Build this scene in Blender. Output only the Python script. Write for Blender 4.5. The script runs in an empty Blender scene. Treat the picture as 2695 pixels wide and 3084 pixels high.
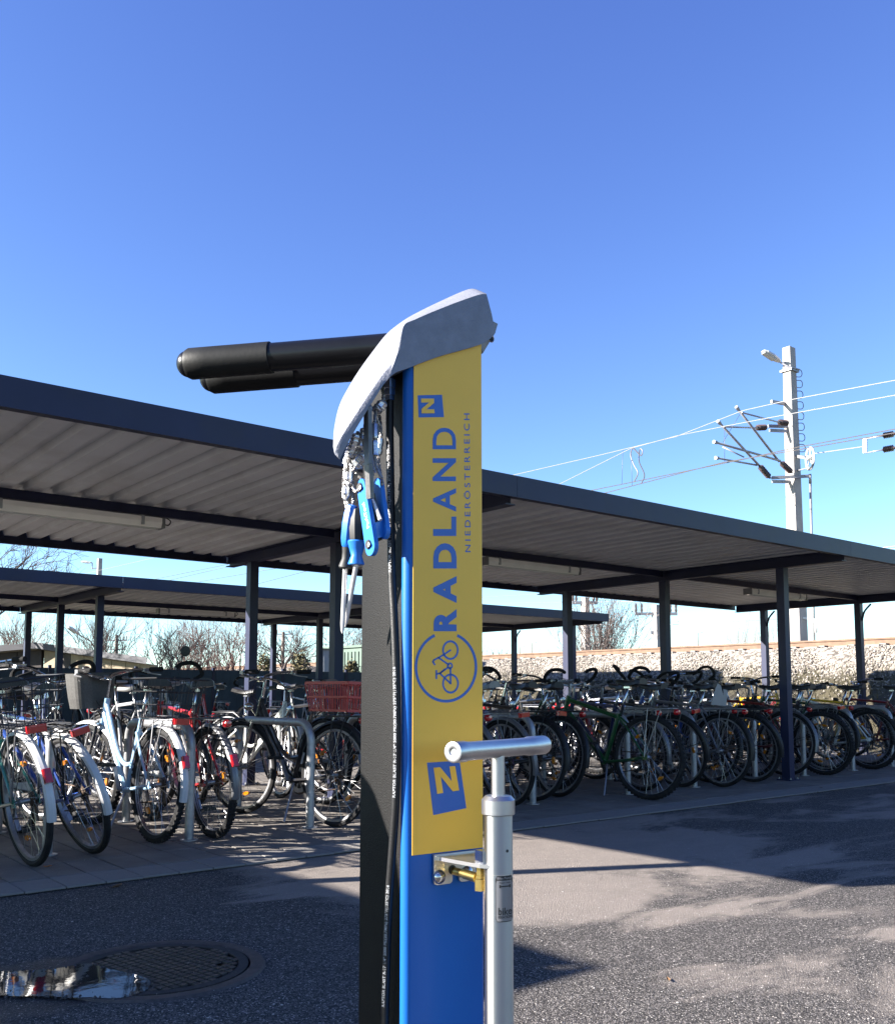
import bpy, bmesh, math, random
from mathutils import Vector, Matrix, Quaternion
R = math.radians
random.seed(7)
scene = bpy.context.scene
col = scene.collection

# ------------------------------------------------------------------ camera
F_PX, CX, CY, HOR, CAM_H = 2837.0, 1347.5, 1824.0, 2080.0, 0.92
PITCH = math.atan((HOR - CY) / F_PX)
TH = math.atan((4850.0 - CX) / math.hypot(F_PX, HOR - CY))
cam_d = bpy.data.cameras.new('camera')
cam = bpy.data.objects.new('camera', cam_d)
col.objects.link(cam)
cam.location = (0, 0, CAM_H)
cam.rotation_euler = (math.pi / 2 + PITCH, 0, TH - math.pi / 2)
cam_d.sensor_fit = 'VERTICAL'
cam_d.sensor_height = 36.0
cam_d.lens = F_PX / 3084.0 * 36.0
cam_d.shift_y = (CY - 1542.0) / 3084.0
cam_d.clip_start = 0.05
cam_d.clip_end = 3000
scene.camera = cam

# ------------------------------------------------------------------ light
SUN_AZ = R(26.5)      # sun stands on the -x side, this far towards +y
SUN_EL = R(23.8)
to_sun = Vector((-math.cos(SUN_AZ) * math.cos(SUN_EL), math.sin(SUN_AZ) * math.cos(SUN_EL), math.sin(SUN_EL)))
world = bpy.data.worlds.new('World')
scene.world = world
world.use_nodes = True
wn = world.node_tree
for n in list(wn.nodes):
    wn.nodes.remove(n)
w_out = wn.nodes.new('ShaderNodeOutputWorld')
w_bg = wn.nodes.new('ShaderNodeBackground')
w_sky = wn.nodes.new('ShaderNodeTexSky')
w_sky.sky_type = 'NISHITA'
w_sky.sun_disc = False
w_sky.sun_elevation = SUN_EL
w_sky.sun_rotation = math.atan2(to_sun.x, to_sun.y)
w_sky.air_density = 0.7
w_sky.dust_density = 0.1
w_sky.ozone_density = 4.0
w_bg.inputs['Strength'].default_value = 0.052
# the camera's colour response to the sky: one power and gain per channel over the whole dome
w_sep = wn.nodes.new('ShaderNodeSeparateColor'); w_com = wn.nodes.new('ShaderNodeCombineColor')
wn.links.new(w_sky.outputs[0], w_sep.inputs[0])
for ch, (pw, gain) in enumerate(((1.20, 1.20), (1.22, 1.07), (0.86, 1.60))):
    w_p = wn.nodes.new('ShaderNodeMath'); w_p.operation = 'POWER'; w_p.inputs[1].default_value = pw
    w_g = wn.nodes.new('ShaderNodeMath'); w_g.operation = 'MULTIPLY'; w_g.inputs[1].default_value = gain
    wn.links.new(w_sep.outputs[ch], w_p.inputs[0]); wn.links.new(w_p.outputs[0], w_g.inputs[0]); wn.links.new(w_g.outputs[0], w_com.inputs[ch])
wn.links.new(w_com.outputs[0], w_bg.inputs['Color'])
wn.links.new(w_bg.outputs[0], w_out.inputs[0])
sun_d = bpy.data.lights.new('sun', 'SUN')
sun_d.energy = 5.0
sun_d.angle = R(0.5)
sun_d.color = (1.0, 0.94, 0.86)
sun = bpy.data.objects.new('sun', sun_d)
col.objects.link(sun)
sun.rotation_euler = (-to_sun).to_track_quat('-Z', 'Y').to_euler()
sun.location = (-20, 10, 12)
vs = scene.view_settings
scene.display_settings.display_device = 'sRGB'
vs.view_transform = 'Standard'
vs.look = 'None'
vs.exposure = 2.3
vs.gamma = 1.0
vs.use_curve_mapping = False
scene.render.engine = 'CYCLES'

# ------------------------------------------------------------------ camera geometry (points where a line of sight meets a real plane)
_F = Vector((math.cos(TH), math.sin(TH), 0))
_Rt = Vector((math.sin(TH), -math.cos(TH), 0))
_U = Vector((0, 0, 1))
_fw = _F * math.cos(PITCH) + _U * math.sin(PITCH)
_up = _U * math.cos(PITCH) - _F * math.sin(PITCH)
_C = Vector((0, 0, CAM_H))
def ray(x, y):
    return _fw * F_PX + _Rt * (x - CX) - _up * (y - CY)
def onz(x, y, z=0.0):
    d = ray(x, y); return _C + d * ((z - CAM_H) / d.z)
def onx(x, y, X):
    d = ray(x, y); return _C + d * (X / d.x)
def ony(x, y, Y):
    d = ray(x, y); return _C + d * (Y / d.y)
def atd(x, y, D):
    d = ray(x, y); return _C + d * (D / d.dot(_F))

# ------------------------------------------------------------------ materials
def mat(name, color, rough=0.6, metal=0.0, noise=0.0, nscale=20.0, bump=0.0, bscale=80.0, spec=0.5, coat=0.0, dirt=None, dscale=6.0, damt=0.5):
    m = bpy.data.materials.new(name)
    m.use_nodes = True
    nt = m.node_tree
    b = nt.nodes['Principled BSDF']
    b.inputs['Base Color'].default_value = (*color, 1)
    b.inputs['Roughness'].default_value = rough
    b.inputs['Metallic'].default_value = metal
    b.inputs['Specular IOR Level'].default_value = spec
    if coat: b.inputs['Coat Weight'].default_value = coat; b.inputs['Coat Roughness'].default_value = 0.08
    tc = nt.nodes.new('ShaderNodeTexCoord')
    last = None
    if noise > 0:
        nz = nt.nodes.new('ShaderNodeTexNoise'); nz.inputs['Scale'].default_value = nscale; nz.inputs['Detail'].default_value = 6
        nt.links.new(tc.outputs['Object'], nz.inputs['Vector'])
        mr = nt.nodes.new('ShaderNodeMapRange'); mr.inputs[1].default_value = 0.3; mr.inputs[2].default_value = 0.7
        mr.inputs[3].default_value = 1 - noise; mr.inputs[4].default_value = 1 + noise
        nt.links.new(nz.outputs['Fac'], mr.inputs[0])
        mx = nt.nodes.new('ShaderNodeMix'); mx.data_type = 'RGBA'; mx.blend_type = 'MULTIPLY'; mx.inputs[0].default_value = 1
        mx.inputs[6].default_value = (*color, 1)
        nt.links.new(mr.outputs[0], mx.inputs[7])
        last = mx.outputs[2]
    if dirt:
        nz = nt.nodes.new('ShaderNodeTexNoise'); nz.inputs['Scale'].default_value = dscale; nz.inputs['Detail'].default_value = 8; nz.inputs['Roughness'].default_value = 0.65
        nt.links.new(tc.outputs['Object'], nz.inputs['Vector'])
        mr = nt.nodes.new('ShaderNodeMapRange'); mr.inputs[1].default_value = 0.48; mr.inputs[2].default_value = 0.68
        mr.inputs[3].default_value = 0; mr.inputs[4].default_value = damt
        nt.links.new(nz.outputs['Fac'], mr.inputs[0])
        mx = nt.nodes.new('ShaderNodeMix'); mx.data_type = 'RGBA'
        mx.inputs[6].default_value = (*color, 1); mx.inputs[7].default_value = (*dirt, 1)
        if last: nt.links.new(last, mx.inputs[6])
        nt.links.new(mr.outputs[0], mx.inputs[0])
        last = mx.outputs[2]
    if last: nt.links.new(last, b.inputs['Base Color'])
    if bump > 0:
        nz = nt.nodes.new('ShaderNodeTexNoise'); nz.inputs['Scale'].default_value = bscale; nz.inputs['Detail'].default_value = 4
        nt.links.new(tc.outputs['Object'], nz.inputs['Vector'])
        bp = nt.nodes.new('ShaderNodeBump'); bp.inputs['Strength'].default_value = bump; bp.inputs['Distance'].default_value = 0.002
        nt.links.new(nz.outputs['Fac'], bp.inputs['Height'])
        nt.links.new(bp.outputs[0], b.inputs['Normal'])
    return m

M = {}
M['anthracite'] = mat('anthracite_paint', (0.017, 0.021, 0.052), 0.5, 0, 0.10, 4, 0.05, 60, dirt=(0.032, 0.031, 0.033), dscale=3, damt=0.3, spec=0.25)
M['sheet'] = mat('white_coated_sheet', (0.60, 0.60, 0.60), 0.5, 0, 0.06, 2.0, dirt=(0.42, 0.40, 0.37), dscale=1.6, damt=0.5)
M['galv'] = mat('galvanised_steel', (0.2975, 0.3034, 0.3153), 0.42, 0.55, 0.14, 30, 0.08, 90, dirt=(0.33, 0.32, 0.31), dscale=14)
M['chrome'] = mat('chrome', (0.459, 0.459, 0.4718), 0.18, 1.0, 0.05, 40)
M['spoke'] = mat('dull_spoke', (0.30, 0.30, 0.31), 0.35, 0.9, 0.2, 40)
M['alu'] = mat('aluminium', (0.68, 0.68, 0.70), 0.32, 1.0, 0.06, 40)
M['dull_alu'] = mat('dull_aluminium', (0.2475, 0.2475, 0.2625), 0.42, 0.8, 0.12, 40)
M['rubber'] = mat('tyre_rubber', (0.0135, 0.0135, 0.015), 0.75, 0, 0.3, 30, dirt=(0.032, 0.029, 0.026), dscale=12, damt=0.5, spec=0.2)
M['black_plastic'] = mat('black_plastic', (0.014, 0.014, 0.016), 0.4, 0, 0.2, 30, spec=0.3)
M['grip'] = mat('grip_foam', (0.012, 0.012, 0.013), 0.85, 0, 0.2, 60, spec=0.15)
M['saddle'] = mat('saddle_vinyl', (0.016, 0.015, 0.016), 0.38, 0, 0.2, 20, spec=0.3)
M['red_lens'] = mat('red_lens', (0.357, 0.0085, 0.0119), 0.12, 0, 0.08, 60, coat=1.0)
M['orange_lens'] = mat('orange_lens', (0.434, 0.14, 0.0056), 0.15, 0, 0.08, 60, coat=1.0)
M['clear_lens'] = mat('clear_lens', (0.8, 0.8, 0.78), 0.1, 0.3, coat=1.0)
M['white_plastic'] = mat('white_mudguard', (0.3996, 0.3996, 0.405), 0.35, 0, 0.05, 20, dirt=(0.40, 0.38, 0.35), dscale=9, damt=0.5)
M['grey_plastic'] = mat('grey_mudguard', (0.12, 0.12, 0.128), 0.35, 0.4, 0.08, 20, dirt=(0.2, 0.19, 0.18), dscale=9)
M['wire'] = mat('black_wire', (0.03, 0.03, 0.032), 0.4, 0.4)
M['red_plastic'] = mat('red_crate_plastic', (0.34, 0.026, 0.022), 0.45, 0, 0.12, 20)
M['weave'] = mat('grey_basket_plastic', (0.050, 0.048, 0.047), 0.6, 0, 0.25, 90, 0.5, 160)
M['brown_leather'] = mat('brown_vinyl', (0.075, 0.035, 0.028), 0.5, 0, 0.2, 30)
M['rust'] = mat('rusty_chain', (0.07, 0.045, 0.03), 0.6, 0.6, 0.4, 60)
M['concrete'] = mat('mast_concrete', (0.2815, 0.2632, 0.2509), 0.85, 0, 0.10, 3, 0.2, 40, dirt=(0.42, 0.40, 0.38), dscale=2.5)
M['steel_grey'] = mat('weathered_steel', (0.225, 0.225, 0.2475), 0.5, 0.5, 0.15, 12)
M['insulator'] = mat('brown_insulator', (0.05, 0.035, 0.035), 0.3, 0, 0.1, 12)
M['cable'] = mat('bright_cable', (0.4032, 0.4032, 0.4032), 0.35, 0.6)
M['cable_dark'] = mat('dark_cable', (0.10, 0.09, 0.09), 0.5, 0.5)
M['lamp_shell'] = mat('lamp_shell', (0.525, 0.525, 0.51), 0.35, 0, 0.04, 10)
M['lamp_glass'] = mat('lamp_glass', (0.38, 0.38, 0.36), 0.15, 0, 0.05, 10, coat=0.6)
M['tube_cover'] = mat('tube_cover', (0.85, 0.82, 0.75), 0.25, 0, 0.06, 6, coat=0.5)
M['bark'] = mat('bare_bark', (0.07125, 0.0525, 0.0465), 0.85, 0, 0.3, 6)
M['bark_brown'] = mat('reddish_twigs', (0.1275, 0.075, 0.06375), 0.85, 0, 0.3, 6)
M['bark_pale'] = mat('pale_birch_bark', (0.195, 0.165, 0.1575), 0.85, 0, 0.35, 5)
M['dry_leaf'] = mat('dry_leaf', (0.16, 0.085, 0.035), 0.8, 0, 0.3, 30)
M['bush_leaf'] = mat('olive_leaf', (0.10, 0.085, 0.035), 0.8, 0, 0.4, 20)
M['dark_weed'] = mat('dark_weeds', (0.040, 0.036, 0.016), 0.85, 0, 0.4, 20)
M['rail_steel'] = mat('rail_rust', (0.128, 0.076, 0.048), 0.7, 0.2, 0.25, 10)
M['sleeper'] = mat('concrete_sleeper', (0.195, 0.182, 0.1625), 0.9, 0, 0.2, 6)
M['shed_wall'] = mat('beige_panel', (0.231, 0.182, 0.119), 0.75, 0, 0.12, 4, dirt=(0.22, 0.17, 0.11), dscale=3)
M['shed_roof'] = mat('dark_roof_felt', (0.0315, 0.0315, 0.042), 0.6, 0, 0.2, 4)
M['shed_dark'] = mat('dark_wood', (0.035, 0.028, 0.026), 0.8, 0, 0.3, 5)
M['green_metal'] = mat('green_container', (0.075, 0.1125, 0.09), 0.55, 0.1, 0.1, 4)
M['box_grey'] = mat('grey_cabinet', (0.2925, 0.3055, 0.325), 0.5, 0, 0.08, 4)
M['fence_fill'] = mat('dark_blue_fence', (0.030, 0.050, 0.075), 0.6, 0, 0.2, 3, spec=0.2)
M['pole_wood'] = mat('weathered_pole', (0.154, 0.126, 0.105), 0.85, 0, 0.2, 4)

# stand
M['stand_black'] = mat('speckled_black_powder_coat', (0.006094, 0.005754, 0.005754), 0.55, 0, 0.55, 700, 0.35, 500, spec=0.18)
M['stand_blue'] = mat('blue_enamel', (0.005, 0.088, 0.35), 0.42, 0, 0.05, 8, 0.03, 300, spec=0.25)
M['yellow_film'] = mat('yellow_film', (0.74, 0.415, 0.036), 0.48, 0, 0.03, 12, 0.02, 300)
M['print_blue'] = mat('print_blue', (0.020, 0.095, 0.36), 0.42)
M['cast_alu'] = mat('cast_aluminium', (0.165, 0.172, 0.205), 0.6, 0.15, 0.10, 60, 0.55, 260)
M['arm_coat'] = mat('black_arm_paint', (0.0042, 0.00455, 0.0063), 0.32, 0, 0.15, 20, 0.06, 100, spec=0.3)
M['sleeve'] = mat('rubber_sleeve', (0.0077, 0.00805, 0.0084), 0.55, 0, 0.25, 30, 0.1, 200, spec=0.2)
M['hose'] = mat('hydraulic_hose', (0.00936, 0.00936, 0.0104), 0.45, 0, 0.2, 200, 0.25, 900, spec=0.3)
M['hose_print'] = mat('hose_print', (0.36, 0.37, 0.39), 0.6)
M['hex_steel'] = mat('bright_fitting', (0.66, 0.68, 0.74), 0.16, 1.0, 0.06, 60)
M['steel_wire'] = mat('wire_rope', (0.30, 0.28, 0.27), 0.3, 0.75, 0.4, 700, 0.5, 900)
M['ferrule'] = mat('ferrule_alu', (0.55, 0.55, 0.57), 0.22, 0.8, 0.1, 300, 0.3, 400)
M['tool_blue'] = mat('tool_blue', (0.016, 0.136, 0.48), 0.35, 0, 0.06, 90)
M['tool_black'] = mat('tool_black', (0.014, 0.014, 0.0147), 0.6, 0, 0.2, 90)
M['tool_steel'] = mat('tool_steel', (0.78, 0.76, 0.76), 0.25, 0.45, 0.05, 90)
M['dark_steel'] = mat('dark_flat_steel', (0.12, 0.115, 0.115), 0.45, 0.7, 0.2, 120, 0.1, 300)
M['tool_print'] = mat('tool_print', (0.75, 0.78, 0.82), 0.5)
M['satin_alu'] = mat('satin_anodised', (0.442, 0.442, 0.4675), 0.36, 1.0, 0.03, 100, 0.05, 700)
M['brass'] = mat('brass', (0.62, 0.47, 0.17), 0.28, 1.0, 0.08, 120)
M['stainless'] = mat('stainless_plate', (0.60, 0.56, 0.52), 0.34, 1.0, 0.08, 90, 0.06, 400)
M['label_silver'] = mat('label_silver', (0.22, 0.22, 0.24), 0.4, 0.6)
M['label_black'] = mat('label_black', (0.015, 0.015, 0.017), 0.5)

def brushed(name, color):
    m = mat(name, color, 0.24, 1.0)
    nt = m.node_tree; b = nt.nodes['Principled BSDF']
    tc = nt.nodes.new('ShaderNodeTexCoord')
    mp = nt.nodes.new('ShaderNodeMapping'); mp.inputs['Scale'].default_value = (14, 14, 900)
    nz = nt.nodes.new('ShaderNodeTexNoise'); nz.inputs['Scale'].default_value = 3; nz.inputs['Detail'].default_value = 3
    nt.links.new(tc.outputs['Object'], mp.inputs['Vector']); nt.links.new(mp.outputs[0], nz.inputs['Vector'])
    mr = nt.nodes.new('ShaderNodeMapRange'); mr.inputs[3].default_value = 0.40; mr.inputs[4].default_value = 0.48
    nt.links.new(nz.outputs['Fac'], mr.inputs[0]); nt.links.new(mr.outputs[0], b.inputs['Roughness'])
    b.inputs['Anisotropic'].default_value = 0.85; b.inputs['Anisotropic Rotation'].default_value = 0.25
    tg = nt.nodes.new('ShaderNodeTangent'); tg.direction_type = 'RADIAL'; tg.axis = 'Z'; nt.links.new(tg.outputs[0], b.inputs['Tangent'])
    return m
M['brushed'] = brushed('brushed_stainless', (0.44, 0.43, 0.42))

def node_mix(nt, fac, a, b):
    mx = nt.nodes.new('ShaderNodeMix'); mx.data_type = 'RGBA'
    for i, v in ((0, fac), (6, a), (7, b)):
        if hasattr(v, 'links'): nt.links.new(v, mx.inputs[i])
        elif isinstance(v, tuple): mx.inputs[i].default_value = (*v, 1)
        else: mx.inputs[i].default_value = v
    return mx.outputs[2]
def node_noise(nt, vec, scale, detail=6, rough=0.55, dist=0.0):
    n = nt.nodes.new('ShaderNodeTexNoise')
    n.inputs['Scale'].default_value = scale; n.inputs['Detail'].default_value = detail
    n.inputs['Roughness'].default_value = rough; n.inputs['Distortion'].default_value = dist
    nt.links.new(vec, n.inputs['Vector']); return n.outputs['Fac']
def node_range(nt, v, a, b, c=0.0, d=1.0):
    n = nt.nodes.new('ShaderNodeMapRange'); n.interpolation_type = 'SMOOTHSTEP'
    for i, x in ((1, a), (2, b), (3, c), (4, d)): n.inputs[i].default_value = x
    nt.links.new(v, n.inputs[0]); return n.outputs[0]
def node_math(nt, op, a, b=0.0):
    n = nt.nodes.new('ShaderNodeMath'); n.operation = op
    for i, v in ((0, a), (1, b)):
        if hasattr(v, 'links'): nt.links.new(v, n.inputs[i])
        else: n.inputs[i].default_value = v
    return n.outputs[0]

def ground_mat():
    m = bpy.data.materials.new('asphalt_and_verge'); m.use_nodes = True
    nt = m.node_tree; b = nt.nodes['Principled BSDF']
    geo = nt.nodes.new('ShaderNodeNewGeometry'); pos = geo.outputs['Position']
    sep = nt.nodes.new('ShaderNodeSeparateXYZ'); nt.links.new(pos, sep.inputs[0])
    mp = nt.nodes.new('ShaderNodeMapping'); mp.inputs['Scale'].default_value = (0.62, 1.25, 1); mp.inputs['Rotation'].default_value = (0, 0, R(-24))
    nt.links.new(pos, mp.inputs['Vector'])
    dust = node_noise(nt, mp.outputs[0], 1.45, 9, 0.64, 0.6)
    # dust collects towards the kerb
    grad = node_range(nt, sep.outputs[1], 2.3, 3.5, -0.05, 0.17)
    gx_shade = node_range(nt, sep.outputs[0], 1.5, 2.9, -0.36, 0.025)  # dust colour held back at left to paint the shade there deeper
    dsum = node_math(nt, 'ADD', node_math(nt, 'ADD', dust, grad), node_math(nt, 'ADD', gx_shade, node_range(nt, sep.outputs[0], 4.7, 5.9, 0.0, -0.22)))
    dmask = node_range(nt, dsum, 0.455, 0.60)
    film = node_noise(nt, mp.outputs[0], 5.0, 6, 0.6, 0.3)
    fine = node_noise(nt, pos, 260, 3, 0.6)
    vor = nt.nodes.new('ShaderNodeTexVoronoi'); vor.inputs['Scale'].default_value = 190; nt.links.new(pos, vor.inputs['Vector'])
    vsep = nt.nodes.new('ShaderNodeSeparateColor'); nt.links.new(vor.outputs['Color'], vsep.inputs[0])
    stone = node_range(nt, vsep.outputs[0], 0.25, 1.0)
    dark = node_mix(nt, stone, (0.026, 0.024, 0.023), (0.118, 0.107, 0.102))
    white = node_range(nt, vsep.outputs[1], 0.955, 0.97)
    dark = node_mix(nt, white, dark, (0.26, 0.235, 0.22))
    tan = node_mix(nt, node_range(nt, fine, 0.3, 0.7), (0.152, 0.129, 0.113), (0.258, 0.224, 0.198))
    tan = node_mix(nt, node_range(nt, film, 0.35, 0.7), tan, (0.182, 0.157, 0.138))
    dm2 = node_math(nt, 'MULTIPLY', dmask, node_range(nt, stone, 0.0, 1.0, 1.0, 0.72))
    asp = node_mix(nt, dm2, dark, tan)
    wv = nt.nodes.new('ShaderNodeMapping'); wv.inputs['Location'].default_value = (-0.86, -3.22, 0); nt.links.new(pos, wv.inputs['Vector'])
    wr = nt.nodes.new('ShaderNodeMapping'); wr.inputs['Rotation'].default_value = (0, 0, R(39)); wr.inputs['Scale'].default_value = (1.0, 2.0, 0); nt.links.new(wv.outputs[0], wr.inputs['Vector'])
    ln = nt.nodes.new('ShaderNodeVectorMath'); ln.operation = 'LENGTH'; nt.links.new(wr.outputs[0], ln.inputs[0])
    wd = node_math(nt, 'ADD', ln.outputs['Value'], node_math(nt, 'MULTIPLY', node_noise(nt, pos, 9, 5), 0.45))
    wet = node_range(nt, wd, 0.72, 0.98, 1.0, 0.0)
    asp = node_mix(nt, node_math(nt, 'MULTIPLY', wet, 0.6), asp, (0.012, 0.011, 0.010))
    # verge and fields beyond the yard
    vn = node_noise(nt, pos, 0.7, 8, 0.7)
    verge = node_mix(nt, node_range(nt, vn, 0.35, 0.65), (0.055, 0.055, 0.025), (0.12, 0.095, 0.055))
    far = node_math(nt, 'MAXIMUM', node_range(nt, sep.outputs[1], 17.6, 18.2), node_range(nt, sep.outputs[0], 13.65, 14.0))
    near_x = node_range(nt, sep.outputs[0], -40, -38, 1.0, 0.0)
    far = node_math(nt, 'MAXIMUM', far, near_x)
    colr = node_mix(nt, far, asp, verge)
    nt.links.new(colr, b.inputs['Base Color'])
    nt.links.new(node_range(nt, wet, 0.0, 1.0, 0.92, 0.45), b.inputs['Roughness'])
    b.inputs['Specular IOR Level'].default_value = 0.25
    h = node_math(nt, 'ADD', node_math(nt, 'MULTIPLY', vor.outputs['Distance'], -1.0), node_math(nt, 'MULTIPLY', fine, 0.6))
    bp = nt.nodes.new('ShaderNodeBump'); bp.inputs['Strength'].default_value = 0.9; bp.inputs['Distance'].default_value = 0.004
    nt.links.new(h, bp.inputs['Height'])
    und = node_noise(nt, pos, 2.2, 4)
    bp2 = nt.nodes.new('ShaderNodeBump'); bp2.inputs['Strength'].default_value = 0.5; bp2.inputs['Distance'].default_value = 0.03
    nt.links.new(und, bp2.inputs['Height']); nt.links.new(bp.outputs[0], bp2.inputs['Normal'])
    nt.links.new(bp2.outputs[0], b.inputs['Normal'])
    return m
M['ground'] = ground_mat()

def slab_mat():
    m = bpy.data.materials.new('concrete_paving'); m.use_nodes = True
    nt = m.node_tree; b = nt.nodes['Principled BSDF']
    geo = nt.nodes.new('ShaderNodeNewGeometry'); pos = geo.outputs['Position']
    oi = nt.nodes.new('ShaderNodeObjectInfo')
    n1 = node_noise(nt, pos, 3.0, 8, 0.65)
    n2 = node_noise(nt, pos, 120, 3, 0.6)
    c = node_mix(nt, node_range(nt, n1, 0.3, 0.7), (0.095, 0.083, 0.073), (0.17, 0.153, 0.137))
    c = node_mix(nt, node_range(nt, n2, 0.35, 0.75, 0, 0.5), c, (0.085, 0.073, 0.067))
    c = node_mix(nt, node_math(nt, 'MULTIPLY', oi.outputs['Random'], 0.35), c, (0.09, 0.076, 0.064))
    nt.links.new(c, b.inputs['Base Color']); b.inputs['Roughness'].default_value = 0.85
    bp = nt.nodes.new('ShaderNodeBump'); bp.inputs['Strength'].default_value = 0.4; bp.inputs['Distance'].default_value = 0.003
    nt.links.new(n2, bp.inputs['Height']); nt.links.new(bp.outputs[0], b.inputs['Normal'])
    return m
M['slab'] = slab_mat()
M['joint'] = mat('joint_sand', (0.055, 0.048, 0.042), 0.95, 0, 0.3, 30)
M['kerb'] = mat('kerb_concrete', (0.155, 0.1457, 0.1364), 0.85, 0, 0.12, 8, 0.3, 120, dirt=(0.11, 0.10, 0.09), dscale=5)

def ballast_mat():
    m = bpy.data.materials.new('ballast'); m.use_nodes = True
    nt = m.node_tree; b = nt.nodes['Principled BSDF']
    geo = nt.nodes.new('ShaderNodeNewGeometry'); pos = geo.outputs['Position']
    sep = nt.nodes.new('ShaderNodeSeparateXYZ'); nt.links.new(pos, sep.inputs[0])
    vor = nt.nodes.new('ShaderNodeTexVoronoi'); vor.inputs['Scale'].default_value = 13; nt.links.new(pos, vor.inputs['Vector'])
    vs_ = nt.nodes.new('ShaderNodeSeparateColor'); nt.links.new(vor.outputs['Color'], vs_.inputs[0])
    st = node_mix(nt, vs_.outputs[0], (0.21, 0.182, 0.155), (0.33, 0.295, 0.255))
    st = node_mix(nt, node_range(nt, vor.outputs['Distance'], 0.35, 0.75), st, (0.07, 0.06, 0.05))
    n = node_noise(nt, pos, 1.1, 7, 0.7)
    shaded_soil = node_mix(nt, node_range(nt, n, 0.35, 0.65), (0.055, 0.046, 0.024), (0.022, 0.019, 0.014))
    k = node_math(nt, 'ADD', sep.outputs[2], node_math(nt, 'MULTIPLY', n, 0.55))
    c = node_mix(nt, node_range(nt, k, 1.38, 1.62), shaded_soil, st)  # soil band raised and darkened to stand in for shade low on the slope
    nt.links.new(c, b.inputs['Base Color']); b.inputs['Roughness'].default_value = 0.9
    bp = nt.nodes.new('ShaderNodeBump'); bp.inputs['Strength'].default_value = 0.6; bp.inputs['Distance'].default_value = 0.03
    inv = node_math(nt, 'MULTIPLY', vor.outputs['Distance'], -1.0)
    nt.links.new(inv, bp.inputs['Height']); nt.links.new(bp.outputs[0], b.inputs['Normal'])
    return m
M['ballast'] = ballast_mat()
def stone_mat(name, c0, c1):
    m = bpy.data.materials.new(name); m.use_nodes = True
    nt = m.node_tree; b = nt.nodes['Principled BSDF']
    geo = nt.nodes.new('ShaderNodeNewGeometry')
    c = node_mix(nt, geo.outputs['Random Per Island'], c0, c1)
    nt.links.new(c, b.inputs['Base Color']); b.inputs['Roughness'].default_value = 0.85
    return m
M['ballast_stone'] = stone_mat('ballast_stone', (0.19, 0.168, 0.145), (0.31, 0.28, 0.245))
M['grit'] = stone_mat('grit', (0.12, 0.105, 0.092), (0.40, 0.375, 0.35))
M['cast_iron'] = mat('cast_iron', (0.055, 0.046, 0.042), 0.6, 0.3, 0.35, 40, 0.4, 150, dirt=(0.10, 0.085, 0.075), dscale=9)
M['iron_dark'] = mat('dirty_cast_iron', (0.028, 0.023, 0.020), 0.85, 0.1, 0.3, 40)
M['iron_worn'] = mat('worn_cast_iron', (0.040, 0.035, 0.032), 0.5, 0.4, 0.3, 60, 0.3, 200)
def water_mat():
    m = bpy.data.materials.new('puddle_water'); m.use_nodes = True
    nt = m.node_tree; b = nt.nodes['Principled BSDF']
    b.inputs['Base Color'].default_value = (0.012, 0.012, 0.012, 1)
    b.inputs['Roughness'].default_value = 0.035; b.inputs['IOR'].default_value = 1.33
    b.inputs['Specular IOR Level'].default_value = 0.5
    geo = nt.nodes.new('ShaderNodeNewGeometry')
    n = node_noise(nt, geo.outputs['Position'], 22, 3)
    bp = nt.nodes.new('ShaderNodeBump'); bp.inputs['Strength'].default_value = 0.07; bp.inputs['Distance'].default_value = 0.003
    nt.links.new(n, bp.inputs['Height']); nt.links.new(bp.outputs[0], b.inputs['Normal'])
    return m
M['water'] = water_mat()

_paints = {}
def paint(c, rough=0.28, metal=0.0):
    k = (c, rough)
    if k not in _paints:
        _paints[k] = mat('bicycle_paint_%d' % len(_paints), c, rough, metal, 0.08, 20, coat=0.5, dirt=tuple(min(1, x * 0.5 + 0.02) for x in c), dscale=14, damt=0.4)
    return _paints[k]

def clean(me):
    bm = bmesh.new(); bm.from_mesh(me); bmesh.ops.recalc_face_normals(bm, faces=bm.faces)
    lim = R(38)
    for e in bm.edges:
        lf = e.link_faces
        if len(lf) == 2 and lf[0].normal.angle(lf[1].normal, 0) > lim: e.smooth = False
    bm.to_mesh(me); bm.free()
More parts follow.
